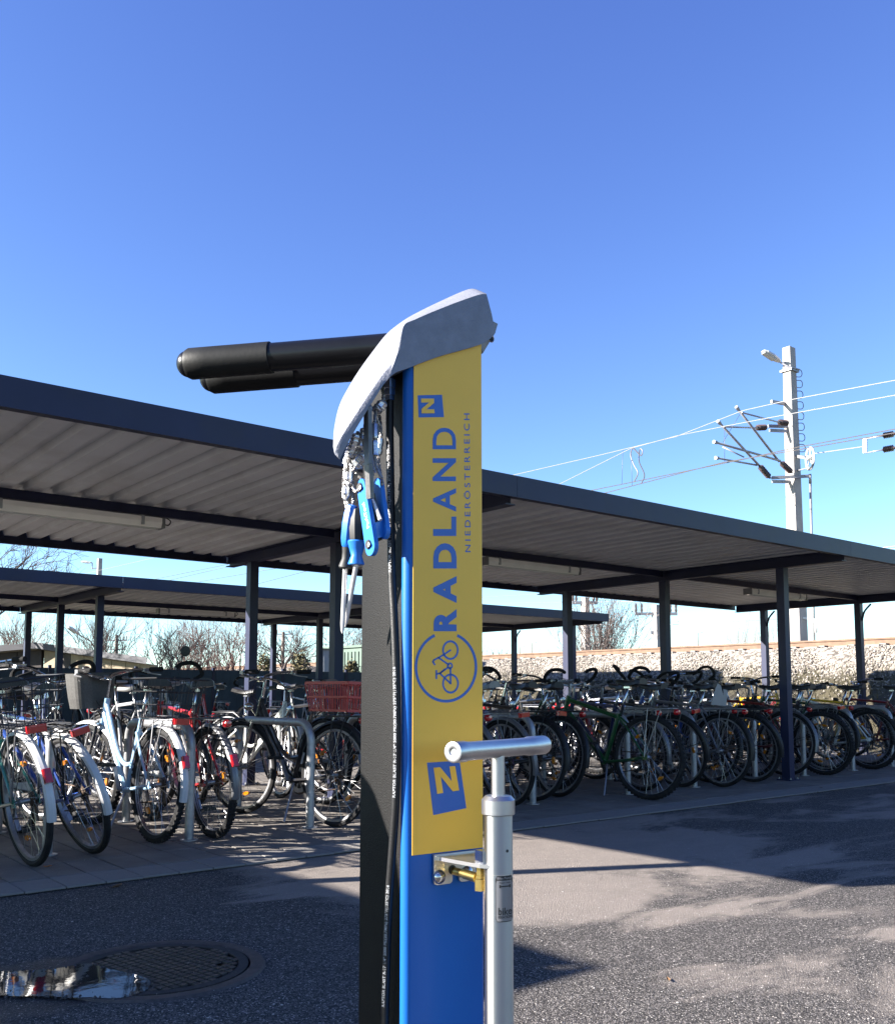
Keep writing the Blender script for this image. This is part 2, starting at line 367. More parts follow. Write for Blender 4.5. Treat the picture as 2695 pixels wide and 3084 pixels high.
# ------------------------------------------------------------------ mesh builder
class MB:
    def __init__(s): s.v = []; s.f = []; s.sm = []
    def add(s, vs, fs, smooth=False):
        o = len(s.v); s.v += [tuple(v) for v in vs]
        for f in fs: s.f.append(tuple(i + o for i in f)); s.sm.append(smooth)
        return s
    def box(s, c, d, rot=None):
        hx, hy, hz = d[0] / 2, d[1] / 2, d[2] / 2
        p = [Vector((x, y, z)) for x in (-hx, hx) for y in (-hy, hy) for z in (-hz, hz)]
        if rot is not None: p = [rot @ q for q in p]
        c = Vector(c); p = [q + c for q in p]
        return s.add(p, [(0, 1, 3, 2), (4, 6, 7, 5), (0, 4, 5, 1), (2, 3, 7, 6), (0, 2, 6, 4), (1, 5, 7, 3)])
    def bar(s, a, b, w, h, up=(0, 0, 1)):
        a, b = Vector(a), Vector(b); d = (b - a); L = d.length; d.normalize()
        u = Vector(up)
        if abs(u.dot(d)) > 0.98: u = Vector((0, 1, 0))
        sd = u.cross(d).normalized(); u = d.cross(sd)
        p = []
        for q in (a, b):
            for i, j in ((-1, -1), (1, -1), (1, 1), (-1, 1)): p.append(q + sd * (i * w / 2) + u * (j * h / 2))
        return s.add(p, [(3, 2, 1, 0), (4, 5, 6, 7), (0, 1, 5, 4), (1, 2, 6, 5), (2, 3, 7, 6), (3, 0, 4, 7)])
    def tube(s, pts, r, n=8, closed=False, cap=True, smooth=True, frames=None):
        pts = [Vector(p) for p in pts]; m = len(pts)
        rs = r if isinstance(r, (list, tuple)) else [r] * m
        tan = []
        for i in range(m):
            if closed: t = pts[(i + 1) % m] - pts[i - 1]
            else: t = pts[min(i + 1, m - 1)] - pts[max(i - 1, 0)]
            tan.append(t.normalized())
        u = Vector((0, 0, 1))
        if abs(tan[0].dot(u)) > 0.9: u = Vector((1, 0, 0))
        u = (u - tan[0] * u.dot(tan[0])).normalized()
        vs, fs = [], []
        for i in range(m):
            if i > 0:
                u = (u - tan[i] * u.dot(tan[i]))
                if u.length < 1e-6: u = tan[i].orthogonal()
                u.normalize()
            w = tan[i].cross(u)
            if frames is not None: frames.append((pts[i], u.copy(), w.copy()))
            for k in range(n):
                a = 2 * math.pi * k / n
                vs.append(pts[i] + (u * math.cos(a) + w * math.sin(a)) * rs[i])
        for i in range(m if closed else m - 1):
            j = (i + 1) % m
            for k in range(n): fs.append((i * n + k, i * n + (k + 1) % n, j * n + (k + 1) % n, j * n + k))
        s.add(vs, fs, smooth)
        if cap and not closed:
            o = len(s.v) - len(vs)
            s.f.append(tuple(o + k for k in reversed(range(n)))); s.sm.append(False)
            s.f.append(tuple(o + (m - 1) * n + k for k in range(n))); s.sm.append(False)
        return s
    def lathe(s, prof, n=24, axis='Z', o=(0, 0, 0), smooth=True, mtx=None):
        vs, fs = [], []
        for (r, z) in prof:
            for k in range(n):
                a = 2 * math.pi * k / n; x, y = r * math.cos(a), r * math.sin(a)
                p = Vector((x, y, z)) if axis == 'Z' else (Vector((z, x, y)) if axis == 'X' else Vector((y, z, x)))
                if mtx is not None: p = mtx @ p
                vs.append(p + Vector(o))
        m = len(prof)
        for i in range(m - 1):
            for k in range(n): fs.append((i * n + k, i * n + (k + 1) % n, (i + 1) * n + (k + 1) % n, (i + 1) * n + k))
        s.add(vs, fs, smooth)
        b0 = len(s.v) - len(vs)
        if prof[0][0] > 1e-6: s.f.append(tuple(b0 + k for k in reversed(range(n)))); s.sm.append(False)
        if prof[-1][0] > 1e-6: s.f.append(tuple(b0 + (m - 1) * n + k for k in range(n))); s.sm.append(False)
        return s
    def prism(s, poly, vec):
        n = len(poly); vec = Vector(vec); p = [Vector(q) for q in poly]
        vs = p + [q + vec for q in p]
        fs = [tuple(reversed(range(n))), tuple(range(n, 2 * n))] + [(i, (i + 1) % n, n + (i + 1) % n, n + i) for i in range(n)]
        return s.add(vs, fs)
    def mesh(s, name, m=None):
        me = bpy.data.meshes.new(name)
        me.from_pydata(s.v, [], s.f)
        me.polygons.foreach_set('use_smooth', s.sm)
        me.update()
        if m: me.materials.append(m)
        return me
    def build(s, name, m, parent=None, fix=True, **kw):
        me = s.mesh(name, m)
        if fix:
            clean(me)
        o = bpy.data.objects.new(name, me); col.objects.link(o)
        if parent: o.parent = parent
        for k, v in kw.items(): o[k] = v
        return o

def tag(o, label=None, cat=None, group=None, kind=None):
    if label: o['label'] = label
    if cat: o['category'] = cat
    if group: o['group'] = group
    if kind: o['kind'] = kind
    return o
def thing(name, label, cat, loc=(0, 0, 0), rz=0.0, group=None):
    o = bpy.data.objects.new(name, None); col.objects.link(o); o.empty_display_size = 0.1
    o.location = loc; o.rotation_euler = (0, 0, rz)
    return tag(o, label, cat, group)
def smooth_path(pts, k=6):
    P = [Vector(p) for p in pts]; out = []
    for i in range(len(P) - 1):
        p0, p1, p2, p3 = P[max(i - 1, 0)], P[i], P[i + 1], P[min(i + 2, len(P) - 1)]
        for j in range(k):
            t = j / k
            out.append(0.5 * ((2 * p1) + (p2 - p0) * t + (2 * p0 - 5 * p1 + 4 * p2 - p3) * t * t + (3 * p1 - p0 - 3 * p2 + p3) * t ** 3))
    out.append(P[-1]); return out
_tcache = {}
def text_polys(s, bold=0.0, space=1.0):
    k = (s, bold, space)
    if k in _tcache: return _tcache[k]
    cu = bpy.data.curves.new('txt', 'FONT'); cu.body = s; cu.size = 1.0; cu.offset = bold; cu.space_character = space
    cu.resolution_u = 4; cu.fill_mode = 'FRONT'
    ob = bpy.data.objects.new('txt', cu); col.objects.link(ob)
    dg = bpy.context.evaluated_depsgraph_get(); dg.update()
    ev = ob.evaluated_get(dg); me = bpy.data.meshes.new_from_object(ev)
    v = [tuple(x.co) for x in me.vertices]; f = [tuple(p.vertices) for p in me.polygons]
    bpy.data.objects.remove(ob); bpy.data.curves.remove(cu); bpy.data.meshes.remove(me)
    _tcache[k] = (v, f); return v, f
def fit_text(s, bold=0.0, space=1.0):
    """text as faces scaled to the unit square (u along reading direction, v up)"""
    v, f = text_polys(s, bold, space)
    x0 = min(p[0] for p in v); x1 = max(p[0] for p in v); y0 = min(p[1] for p in v); y1 = max(p[1] for p in v)
    return [((p[0] - x0) / (x1 - x0), (p[1] - y0) / (y1 - y0)) for p in v], f, (x1 - x0) / (y1 - y0)

# ================================================================== ground, pavement, manhole, puddle
KY = 4.66                    # pavement edge
GZ = -0.016
MH = (1.315, 3.155)
g = MB()
G = 900
xs = [-G, -60, -20, -4, 0, 4, 9, 14, 40, 120, G]; ys = [-G, -60, -10, 0, 4, 9, 18, 40, 120, G]
vv = [(x, y, GZ) for y in ys for x in xs]
ff = [(j * len(xs) + i, j * len(xs) + i + 1, (j + 1) * len(xs) + i + 1, (j + 1) * len(xs) + i) for j in range(len(ys) - 1) for i in range(len(xs) - 1)]
g.add(vv, ff)
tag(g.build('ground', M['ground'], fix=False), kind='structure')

pav = MB(); pav.box((4.0, (KY + 0.02 + 17.3) / 2, -0.012), (44.0, 17.3 - KY - 0.02, 0.006))
pav_o = tag(pav.build('pavement', M['joint']), kind='structure')
PX, PYL = 0.1862, 0.372
def slab_mesh(w, l, name):
    b = MB(); c = 0.0025; z0, z1 = -0.010, 0.0
    w2, l2 = w / 2, l / 2
    vs = [(-w2, -l2, z0), (w2, -l2, z0), (w2, l2, z0), (-w2, l2, z0), (-w2, -l2, z1 - c), (w2, -l2, z1 - c), (w2, l2, z1 - c), (-w2, l2, z1 - c),
          (-w2 + c, -l2 + c, z1), (w2 - c, -l2 + c, z1), (w2 - c, l2 - c, z1), (-w2 + c, l2 - c, z1)]
    fs = [(0, 1, 5, 4), (1, 2, 6, 5), (2, 3, 7, 6), (3, 0, 4, 7), (4, 5, 9, 8), (5, 6, 10, 9), (6, 7, 11, 10), (7, 4, 8, 11), (8, 9, 10, 11)]
    b.add(vs, fs); return b
slab_me = slab_mesh(PX - 0.007, PYL - 0.007, 's').mesh('paving_slab', M['slab'])
kerb_me = slab_mesh(PX - 0.006, 0.27, 'k').mesh('kerb_stone', M['kerb'])
rest = MB()
rnd = random.Random(3)
ns = 0
for j in range(32):
    y = KY + 0.285 + PYL * (j + 0.5)
    if y > 17.1: break
    for i in range(-60, 96):
        x = 1.29 + PX * (i + 0.5)
        near = (0.6 < x < 6.4 and j < 9) or (6.4 <= x < 9.4 and j < 1)
        if near and ns < 298:
            o = bpy.data.objects.new('paving_slab', slab_me); col.objects.link(o); o.parent = pav_o; ns += 1
            o.location = (x, y, rnd.uniform(-0.0012, 0.0012)); o.rotation_euler = (rnd.gauss(0, 0.0035), rnd.gauss(0, 0.004), rnd.gauss(0, 0.004))
        elif -9 < x < 14.5 and j < 32:
            t = slab_mesh(PX - 0.007, PYL - 0.007, 's'); dz = rnd.uniform(-0.0012, 0.0012)
            rest.add([(p[0] + x, p[1] + y, p[2] + dz) for p in t.v], t.f)
tag(rest.build('paving_slab_field', M['slab'], pav_o, fix=False), kind='stuff')
rest = MB()
for i in range(-60, 72):
    x = 1.29 + PX * (i + 0.5); y = KY + 0.14
    if 0.6 < x < 9.5:
        o = bpy.data.objects.new('kerb_stone', kerb_me); col.objects.link(o); o.parent = pav_o
        o.location = (x, y + rnd.gauss(0, 0.003), rnd.uniform(-0.001, 0.0015)); o.rotation_euler = (rnd.gauss(0, 0.004), rnd.gauss(0, 0.004), rnd.gauss(0, 0.004))
    else:
        t = slab_mesh(PX - 0.006, 0.27, 'k'); rest.add([(p[0] + x, p[1] + y, p[2]) for p in t.v], t.f)
tag(rest.build('kerb_stone_run', M['kerb'], pav_o, fix=False), kind='stuff')

# manhole with a studded lid
mh = thing('manhole_cover', 'round studded cast iron manhole cover set in the shaded asphalt beside the puddle', 'manhole cover', (MH[0], MH[1], GZ), R(12))
RM = 0.345
b = MB(); b.lathe([(RM - 0.045, -0.02), (RM - 0.045, 0.005), (RM - 0.04, 0.007), (RM, 0.007), (RM + 0.006, 0.0)], 64); b.build('frame', M['cast_iron'], mh)
b = MB(); b.lathe([(0.0, -0.004), (RM - 0.085, -0.004), (RM - 0.085, 0.0066), (RM - 0.052, 0.0066), (RM - 0.052, -0.006)], 64)
b.build('lid', M['iron_dark'], mh)
b = MB(); st = 0.031; rr = RM - 0.090
for i in range(-11, 12):
    for j in range(-11, 12):
        x, y = i * st, j * st
        if x * x + y * y < rr * rr and not (abs(x - 0.155) < 0.018 and abs(y + 0.124) < 0.018):
            b.add([(x - .0128, y - .0128, -.004), (x + .0128, y - .0128, -.004), (x + .0128, y + .0128, -.004), (x - .0128, y + .0128, -.004),
                   (x - .0110, y - .0110, .0066), (x + .0110, y - .0110, .0066), (x + .0110, y + .0110, .0066), (x - .0110, y + .0110, .0066)],
                  [(0, 1, 5, 4), (1, 2, 6, 5), (2, 3, 7, 6), (3, 0, 4, 7), (4, 5, 6, 7)])
tag(b.build('stud_pattern', M['iron_worn'], mh), kind='stuff')
# puddle lying over the edge of the lid
pts = [onz(x, y, GZ + 0.0082) for x, y in [(-260, 2934), (-60, 2926), (90, 2922), (160, 2918), (215, 2908), (270, 2902), (330, 2918), (392, 2930), (440, 2946), (452, 2968), (428, 2988), (382, 3002),
       (330, 3006), (270, 3003), (205, 3004), (140, 2999), (60, 3000), (-40, 2996), (-200, 3004), (-330, 2980)]]
pp = smooth_path(pts + [pts[0]], 6)[:-1]
rnd = random.Random(9)
pp = [p + Vector((rnd.gauss(0, .0016), rnd.gauss(0, .0016), 0)) for p in pp]
b = MB(); b.add(pp, [tuple(range(len(pp)))])
tag(b.build('puddle', M['water']), kind='structure')

# silt and small stones along the edge of the water
b = MB()
def rim_pebble(p):
    s_ = rnd.uniform(.0015, .005) if rnd.random() > .08 else rnd.uniform(.006, .010)
    a_ = rnd.uniform(0, 6.28); k_ = rnd.uniform(.6, 1)
    ca, sa_ = math.cos(a_) * s_, math.sin(a_) * s_; z = p.z - .002
    b.add([(p.x + ca, p.y + sa_, z), (p.x - sa_ * k_, p.y + ca * k_, z), (p.x - ca, p.y - sa_, z), (p.x + sa_ * k_, p.y - ca * k_, z), (p.x, p.y, z + s_ * .8)], [(0, 1, 4), (1, 2, 4), (2, 3, 4), (3, 0, 4)])
for i in range(len(pp)):
    for k in range(3): rim_pebble(pp[i].lerp(pp[(i + 1) % len(pp)], rnd.random()) + Vector((rnd.gauss(0, .010), rnd.gauss(0, .010), 0)))
cen = sum(pp, Vector()) / len(pp)
for i in range(45): rim_pebble(pp[rnd.randrange(len(pp))].lerp(cen, rnd.random() ** 1.5))
tag(b.build('silt', M['iron_worn'], fix=False), 'dark silt and small stones along the edge of the puddle', None, kind='stuff')

# loose grit and small stones
rnd = random.Random(11)
gr = MB()
def pebble(b, x, y, z, s, rnd):
    a = rnd.uniform(0, 6.28); k = rnd.uniform(0.6, 1.0); h = rnd.uniform(0.35, 0.7)
    ca, sa = math.cos(a) * s, math.sin(a) * s
    b.add([(x + ca, y + sa, z + s * h * .3), (x - sa * k, y + ca * k, z + s * h * .3), (x - ca, y - sa, z + s * h * .25), (x + sa * k, y - ca * k, z + s * h * .3), (x + rnd.uniform(-.2, .2) * s, y + rnd.uniform(-.2, .2) * s, z + s * h), (x, y, z - s * .3)],
          [(0, 1, 4), (1, 2, 4), (2, 3, 4), (3, 0, 4), (1, 0, 5), (2, 1, 5), (3, 2, 5), (0, 3, 5)])
for i in range(30000):
    px = rnd.uniform(-50, 2750); py = 2330 + 800 * rnd.random() ** 0.75
    p = onz(px, py, GZ)
    if p.y > KY + 0.03:
        if rnd.random() > 0.35 or p.y > 6.5: continue
        z = 0.0
    else: z = GZ
    if (p.x - MH[0]) ** 2 + (p.y - MH[1]) ** 2 < 0.36 ** 2:
        if rnd.random() > 0.12: continue
        z = GZ + 0.006
    s = 0.0012 + 0.0021 * rnd.random() ** 3 + (0.004 * rnd.random() if rnd.random() < 0.018 else 0)
    pebble(gr, p.x, p.y, z, s, rnd)
tag(gr.build('grit', M['grit'], fix=False), 'pale grit and small stones scattered over the asphalt and paving', None, kind='stuff')

def leaf(px, py, s, m, label, rot, z=GZ):
    p = onz(px, py, z)
    b = MB(); n = 9; vs = []
    for i in range(n):
        t = i / (n - 1); w = math.sin(math.pi * t ** 0.8) * 0.42 * s
        for j in (-1, 0, 1): vs.append(((t - .5) * 2 * s, j * w, 0.004 + s * (0.18 * abs(j) + 0.25 * (t - .4) ** 2 + 0.05 * math.sin(9 * t + j))))
    fs = [(i * 3 + j, i * 3 + j + 1, i * 3 + j + 4, i * 3 + j + 3) for i in range(n - 1) for j in (0, 1)]
    b.add(vs, fs, True)
    b.tube([(-s, 0, .006), (-1.5 * s, .1 * s, .012)], 0.0012, 4)
    o = b.build('fallen_leaf', m); o.location = p; o.rotation_euler = (0, 0, rot)
    tag(o, label, 'leaf', 'leaves fallen on the ground')
leaf(355, 2672, 0.034, M['dry_leaf'], 'brown curled leaf on the shaded asphalt in front of the kerb', 0.6)
leaf(2012, 2954, 0.016, M['dry_leaf'], 'small dark brown leaf on the sunlit asphalt right of the pump', 0.9)
leaf(147, 2612, 0.018, M['orange_lens'], 'small yellow leaf on the paving behind the white mudguard bicycle', 0.2, 0.0)
leaf(2470, 2373, 0.020, M['dry_leaf'], 'brown leaf on the paving by the front post of the shelter', 1.2, 0.0)

# ================================================================== bicycle shelters
def corr_sheet(x0, x1, y0, y1, z):
    b = MB(); prof = []; x = x0; p = 0.2019
    while x < x1 - 1e-4:
        for dx, dz in ((0.0, 0), (0.108, 0), (0.121, 0.042), (0.189, 0.042)):
            if x + dx < x1: prof.append((x + dx, dz))
        x += p
    prof.append((x1, 0))
    t = 0.0012; n = len(prof)
    vs = [(x, y, z + dz + k * t) for k in (0, 1) for y in (y0, y1) for x, dz in prof]
    fs = []
    for i in range(n - 1):
        fs.append((i, i + 1, n + i + 1, n + i)); fs.append((2 * n + i, 3 * n + i, 3 * n + i + 1, 2 * n + i + 1))
        fs.append((i, 2 * n + i, 2 * n + i + 1, i + 1)); fs.append((n + i, n + i + 1, 3 * n + i + 1, 3 * n + i))
    return b.add(vs, fs)
def channel(b, a, c, inward, z0, z1, fl=0.06, t=0.006):
    """C section edge profile from a to c, flanges pointing inward"""
    a, c, n = Vector(a), Vector(c), Vector(inward)
    poly = [(0, z0), (fl, z0), (fl, z0 + t), (t, z0 + t), (t, z1 - t), (fl, z1 - t), (fl, z1), (0, z1)]
    b.prism([a + n * q + Vector((0, 0, z)) for q, z in poly], c - a)
def shelter(name, label, x0, x1, yf, yb, frames, rows, zb=2.247, zt=2.398, lamps=(), detail=True):
    t = thing(name, label, 'bicycle shelter', ((x0 + x1) / 2, (yf + yb) / 2, 0), 0, 'flat roofed bicycle shelters')
    o = Vector((-(x0 + x1) / 2, -(yf + yb) / 2, 0))
    def put(b, n, m, p=t, **k):
        b.v = [tuple(Vector(q) + o) for q in b.v]; return b.build(n, m, p, **k)
    zs = 2.322
    segs = [x0] + [f for f in frames if x0 + 0.8 < f < x1 - 0.8] + [x1]
    for a, c in zip(segs[:-1], segs[1:]):
        g0, g1 = (0.0 if a == x0 else 0.0015), (0.0 if c == x1 else 0.0015)
        b = MB(); channel(b, (a + g0, yf, 0), (c - g1, yf, 0), (0, 1, 0), zb, zt); put(b, 'fascia', M['anthracite'])
        b = MB(); channel(b, (a + g0, yb, 0), (c - g1, yb, 0), (0, -1, 0), zb, zt); put(b, 'fascia', M['anthracite'])
        put(corr_sheet(a + 0.012 + g0, c - 0.012 - g1, yf + 0.012, yb - 0.012, zs), 'roof_sheet', M['sheet'])
    for x, n in ((x0, 1), (x1, -1)):
        b = MB(); channel(b, (x + n * 0.0075, yf + 0.0635, 0), (x + n * 0.0075, yb - 0.0635, 0), (n, 0, 0), zb + 0.001, zt - 0.001); put(b, 'fascia', M['anthracite'])
    ym = rows[1]
    fr = list(frames)
    for x in fr:
        b = MB(); b.box((x, (yf + yb) / 2, 2.314), (0.09, yb - yf - 0.14, 0.010)); b.box((x, (yf + yb) / 2, 2.262), (0.006, yb - yf - 0.14, 0.094)); b.box((x, (yf + yb) / 2, 2.210), (0.09, yb - yf - 0.14, 0.010))
        put(b, 'cross_beam', M['anthracite'])
        for y in rows:
            b = MB(); b.box((x, y, (2.204) / 2), (0.09, 0.09, 2.202)); b.box((x, y, 0.006), (0.17, 0.17, 0.012))
            p = put(b, 'post', M['anthracite'])
            if detail:
                b = MB()
                for sx in (-1, 1):
                    for sy in (-1, 1): b.lathe([(0.010, 0.012), (0.010, 0.020), (0.006, 0.021), (0.006, 0.030)], 6, o=(x + sx * 0.065, y + sy * 0.065, 0))
                tag(put(b, 'anchor_bolts', M['galv'], p), kind='stuff')
    for a, c in zip(fr[:-1], fr[1:]):
        for y in (ym,):
            b = MB(); b.box(((a + c) / 2, y, 2.286), (c - a - 0.1, 0.05, 0.070)); put(b, 'purlin', M['anthracite'])
    # small curved braces at the last frame
    x = fr[-1]
    for y in rows[1:]:
        b = MB(); b.tube(smooth_path([(x, y - 0.05, 1.95), (x, y - 0.09, 2.08), (x, y - 0.19, 2.185)], 5), 0.014, 6); put(b, 'brace', M['anthracite'])
    for (lx, ly, lz) in lamps:
        b = MB(); L = 1.30
        sec = [(-.055, .03), (.055, .03), (.058, -.005), (.040, -.045), (-.040, -.045), (-.058, -.005)]
        b.prism([(lx - L / 2, ly + u, lz + w) for u, w in sec], (L, 0, 0))
        lm = put(b, 'tube_light', M['tube_cover'])
        for e in (-1, 1):
            b = MB(); b.box((lx + e * (L / 2 + 0.012), ly, lz - 0.006), (0.023, 0.118, 0.080)); put(b, 'end_cap', M['grey_plastic'], lm)
            b = MB(); b.box((lx + e * 0.5, ly, lz + 0.002), (0.022, 0.126, 0.07)); b.box((lx + e * 0.5, ly, lz + 0.048), (0.03, 0.03, 0.036)); put(b, 'clip', M['galv'], lm)
        b = MB(); b.tube([(lx - L / 2 + 0.03, ly, lz - 0.0475), (lx + L / 2 - 0.03, ly, lz - 0.0475)], 0.008, 6); put(b, 'tube', M['lamp_shell'], lm)
        b = MB(); b.tube(smooth_path([(lx + L / 2 + 0.024, ly, lz), (lx + L / 2 + 0.07, ly, lz - 0.01), (lx + L / 2 + 0.09, ly + .01, lz + 0.03), (lx + L / 2 + 0.03, ly + .02, lz + 0.06)], 5), 0.005, 5); put(b, 'feed_cable', M['wire'], lm)
    return t
FR = [-0.15, 4.41, 8.94, 13.49]
LZ = 2.203
shelter('bicycle_shelter', 'long dark grey flat roofed bicycle shelter with white corrugated ceiling behind the repair stand', -0.22, 13.56, KY, 9.10, FR, (5.42, 6.95, 8.52),
        lamps=((2.15, 6.95, LZ), (6.78, 6.95, LZ), (11.31, 6.95, LZ)))
shelter('bicycle_shelter', 'second dark grey bicycle shelter standing behind the long one in front of the dark fence', -4.6, 13.85, 12.10, 16.85, [-4.55] + [f + 0.25 if f > 13 else f for f in FR], (12.95, 14.65, 16.35),
        lamps=((6.58, 14.65, LZ), (1.9, 14.65, LZ)))
shelter('bicycle_shelter', 'third bicycle shelter left of the picture in line with the long one', -16.0, -2.40, KY, 9.10, [-15.9, -11.4, -6.9, -2.47], (5.42, 6.95, 8.52), detail=False)

# ================================================================== railway embankment
prof = [(13.72, GZ), (13.9, 0.03), (15.0, 0.72), (16.0, 1.34), (16.62, 1.70), (16.9, 1.72), (19.3, 1.72), (20.0, 1.70), (24.5, 1.70), (25.2, 1.6), (28.0, GZ)]
ysE = [-60, -20, 0] + [2 + 0.6 * i for i in range(60)] + [44, 60, 90, 140, 220]
rnd = random.Random(5)
vs_, fs_ = [], []
for y in ysE:
    for k, (x, z) in enumerate(prof):
        j = 0.05 if 1 < k < 9 else 0
        vs_.append((x + rnd.uniform(-j, j), y, z + rnd.uniform(-j, j) * 0.5))
n = len(prof)
for j in range(len(ysE) - 1):
    for i in range(n - 1): fs_.append((j * n + i, j * n + i + 1, (j + 1) * n + i + 1, (j + 1) * n + i))
b = MB(); b.add(vs_, fs_)
emb = tag(b.build('embankment', M['ballast'], fix=False), kind='structure')
b = MB()
for i in range(42000):
    y = 3.5 + 32 * rnd.random() ** 1.2; u = rnd.random()
    x = 14.7 + 2.3 * u
    z = [pz0 + (pz1 - pz0) * (x - px0) / (px1 - px0) for (px0, pz0), (px1, pz1) in zip(prof[:-1], prof[1:]) if px0 <= x <= px1][0]
    if z < 1.28 and rnd.random() > (z / 1.30) ** 5: continue
    s = rnd.uniform(0.016, 0.031)
    a, bb = rnd.uniform(0, 6.28), rnd.uniform(-.5, .5)
    q = Quaternion((rnd.gauss(0, 1), rnd.gauss(0, 1), rnd.gauss(0, 1)), a)
    c = Vector((x, y, z + s * 0.25))
    pts = [c + q @ Vector(p) * s for p in ((1.1, .1, 0), (.1, .9, .15), (-1, -.1, .1), (0, -.8, -.1), (.15, .1, .7), (-.1, 0, -.65))]
    b.add(pts, [(0, 1, 4), (1, 2, 4), (2, 3, 4), (3, 0, 4), (1, 0, 5), (2, 1, 5), (3, 2, 5), (0, 3, 5)])
tag(b.build('ballast_stones', M['ballast_stone'], emb, fix=False), kind='stuff')
# weeds on the lower slope
b = MB()
for i in range(9000):
    y = 3.5 + 26 * rnd.random(); x = rnd.uniform(13.75, 16.0)
    z = [pz0 + (pz1 - pz0) * (x - px0) / (px1 - px0) for (px0, pz0), (px1, pz1) in zip(prof[:-1], prof[1:]) if px0 <= x <= px1][0]
    h = rnd.uniform(0.05, 0.2) * (1.6 if rnd.random() < .06 else 1); a = rnd.uniform(0, 6.28); w = rnd.uniform(.004, .009)
    tx, ty = rnd.gauss(0, .4) * h, rnd.gauss(0, .4) * h; ca, sa = math.cos(a) * w, math.sin(a) * w
    b.add([(x - ca, y - sa, z), (x + ca, y + sa, z), (x + tx * .5 + ca * .6, y + ty * .5 + sa * .6, z + h * .6), (x + tx * .5 - ca * .6, y + ty * .5 - sa * .6, z + h * .6), (x + tx, y + ty, z + h)],
          [(0, 1, 2, 3), (3, 2, 4)])
tag(b.build('dry_grass', M['dark_weed'], emb, fix=False), kind='stuff')
track = thing('railway_track', 'rusty railway track on concrete sleepers along the top of the ballast embankment', 'railway track', (18.0, 30, 1.72))
for x in (-0.7175, 0.7175):
    b = MB(); sec = [(-.07, .085), (.07, .085), (.07, .10), (.012, .115), (.012, .20), (.035, .21), (.035, .245), (-.035, .245), (-.035, .21), (-.012, .20), (-.012, .115), (-.07, .10)]
    b.prism([(x + u, -90, w - 0.06) for u, w in sec], (0, 280, 0)); b.build('rail', M['rail_steel'], track)
b = MB()
for k in range(-60, 130):
    b.box((0, k * 0.6, -0.035), (2.5, 0.25, 0.14))
    for x in (-0.7175, 0.7175): b.box((x, k * 0.6, 0.045), (0.28, 0.12, 0.05))
tag(b.build('sleepers', M['sleeper'], track), kind='stuff')

# ================================================================== fence, buildings
FY = 17.6
fz0 = ony(0, 2007, FY).z
fn = thing('privacy_fence', 'long dark blue privacy fence behind the second shelter', 'fence', (3.8, FY, 0))
xf0, xf1 = -9.0, 13.0
nb = 14
for k in range(nb):
    a = xf0 + (xf1 - xf0) * k / nb; c = xf0 + (xf1 - xf0) * (k + 1) / nb
    b = MB(); b.box(((a + c) / 2 - 3.8, 0, fz0 / 2 + .03), (c - a - 0.06, 0.02, fz0 - 0.08))
    for q in range(10): b.box((a + (c - a) * (q + .5) / 10 - 3.8, -0.013, fz0 / 2 + .03), (0.05, 0.006, fz0 - 0.1))
    b.build('fence_panel', M['fence_fill'], fn)
    b = MB(); b.box((a - 3.8, 0, fz0 / 2 + .02), (0.05, 0.05, fz0 + 0.04)); b.build('fence_post', M['anthracite'], fn)

def shed():
    # long low building far left, mono pitch roof falling to the right
    p0 = atd(-260, 1968, 25.5); p1 = atd(113, 1937, 25.0); p2 = atd(447, 1983, 23.5)
    t = thing('long_shed', 'low beige panelled shed with dark flat roof beyond the fence at left', 'shed', (p1.x, p1.y, 0))
    o = -Vector((p1.x, p1.y, 0))
    back = Vector((1.2, 5.5, 0))
    q = [Vector((p.x, p.y, 0)) + o for p in (p0, p1, p2)]; zz = [p0.z, p1.z, p2.z]
    for (i, j, m_) in ((0, 1, 'shed_dark'), (1, 2, 'shed_wall')):
        d = (q[j] - q[i]); L = d.length; d.normalize(); nrm = Vector((d.y, -d.x, 0))
        n = 8 if j == 2 else 5
        for k in range(n):
            a = q[i] + d * (L * (k + 0.02) / n) - nrm * 0.25; c = q[i] + d * (L * (k + 0.98) / n) - nrm * 0.25
            za = zz[i] + (zz[j] - zz[i]) * k / n - 0.16; zc = zz[i] + (zz[j] - zz[i]) * (k + 1) / n - 0.16
            b = MB(); b.prism([a, c, c + Vector((0, 0, zc)), a + Vector((0, 0, za))], -nrm * 0.12); b.build('wall_panel', M[m_ if not (j == 2 and k == 1) else 'shed_dark'], t)
        b = MB(); b.prism([q[i] - nrm * -0.05 + Vector((0, 0, zz[i] - .14)), q[j] + nrm * 0.05 + Vector((0, 0, zz[j] - .14)), q[j] + nrm * 0.05 + Vector((0, 0, zz[j] + .02)), q[i] + nrm * 0.05 + Vector((0, 0, zz[i] + .02))], back * 1.0)
        b.build('roof', M['shed_roof'], t)
    b = MB(); b.box(q[1] + Vector((-1.6, 0.25, 1.05)), (0.9, 0.06, 1.0)); b.build('window', M['box_grey'], t)
shed()
pc = atd(1045, 1960, 24)
t = thing('container', 'green corrugated metal container beyond the fence behind the repair stand', 'container', (pc.x + 1.3, pc.y, 0), R(0))
hz = atd(1045, 1946, 24).z
b = MB(); b.box((0, 0, hz / 2), (2.6, 2.2, hz - 0.1)); b.build('body', M['green_metal'], t)
b = MB()
for k in range(17): b.box((-1.28 + 0.16 * k, -1.115, hz / 2), (0.07, 0.026, hz - 0.3))
for k in range(13): b.box((-1.313, -1.0 + 0.16 * k, hz / 2), (0.026, 0.07, hz - 0.3))
b.build('ribs', M['green_metal'], t)
b = MB(); b.box((0, 0, hz - 0.02), (2.7, 2.3, 0.06)); b.build('roof', M['green_metal'], t)
pc = atd(985, 1990, 21.5)
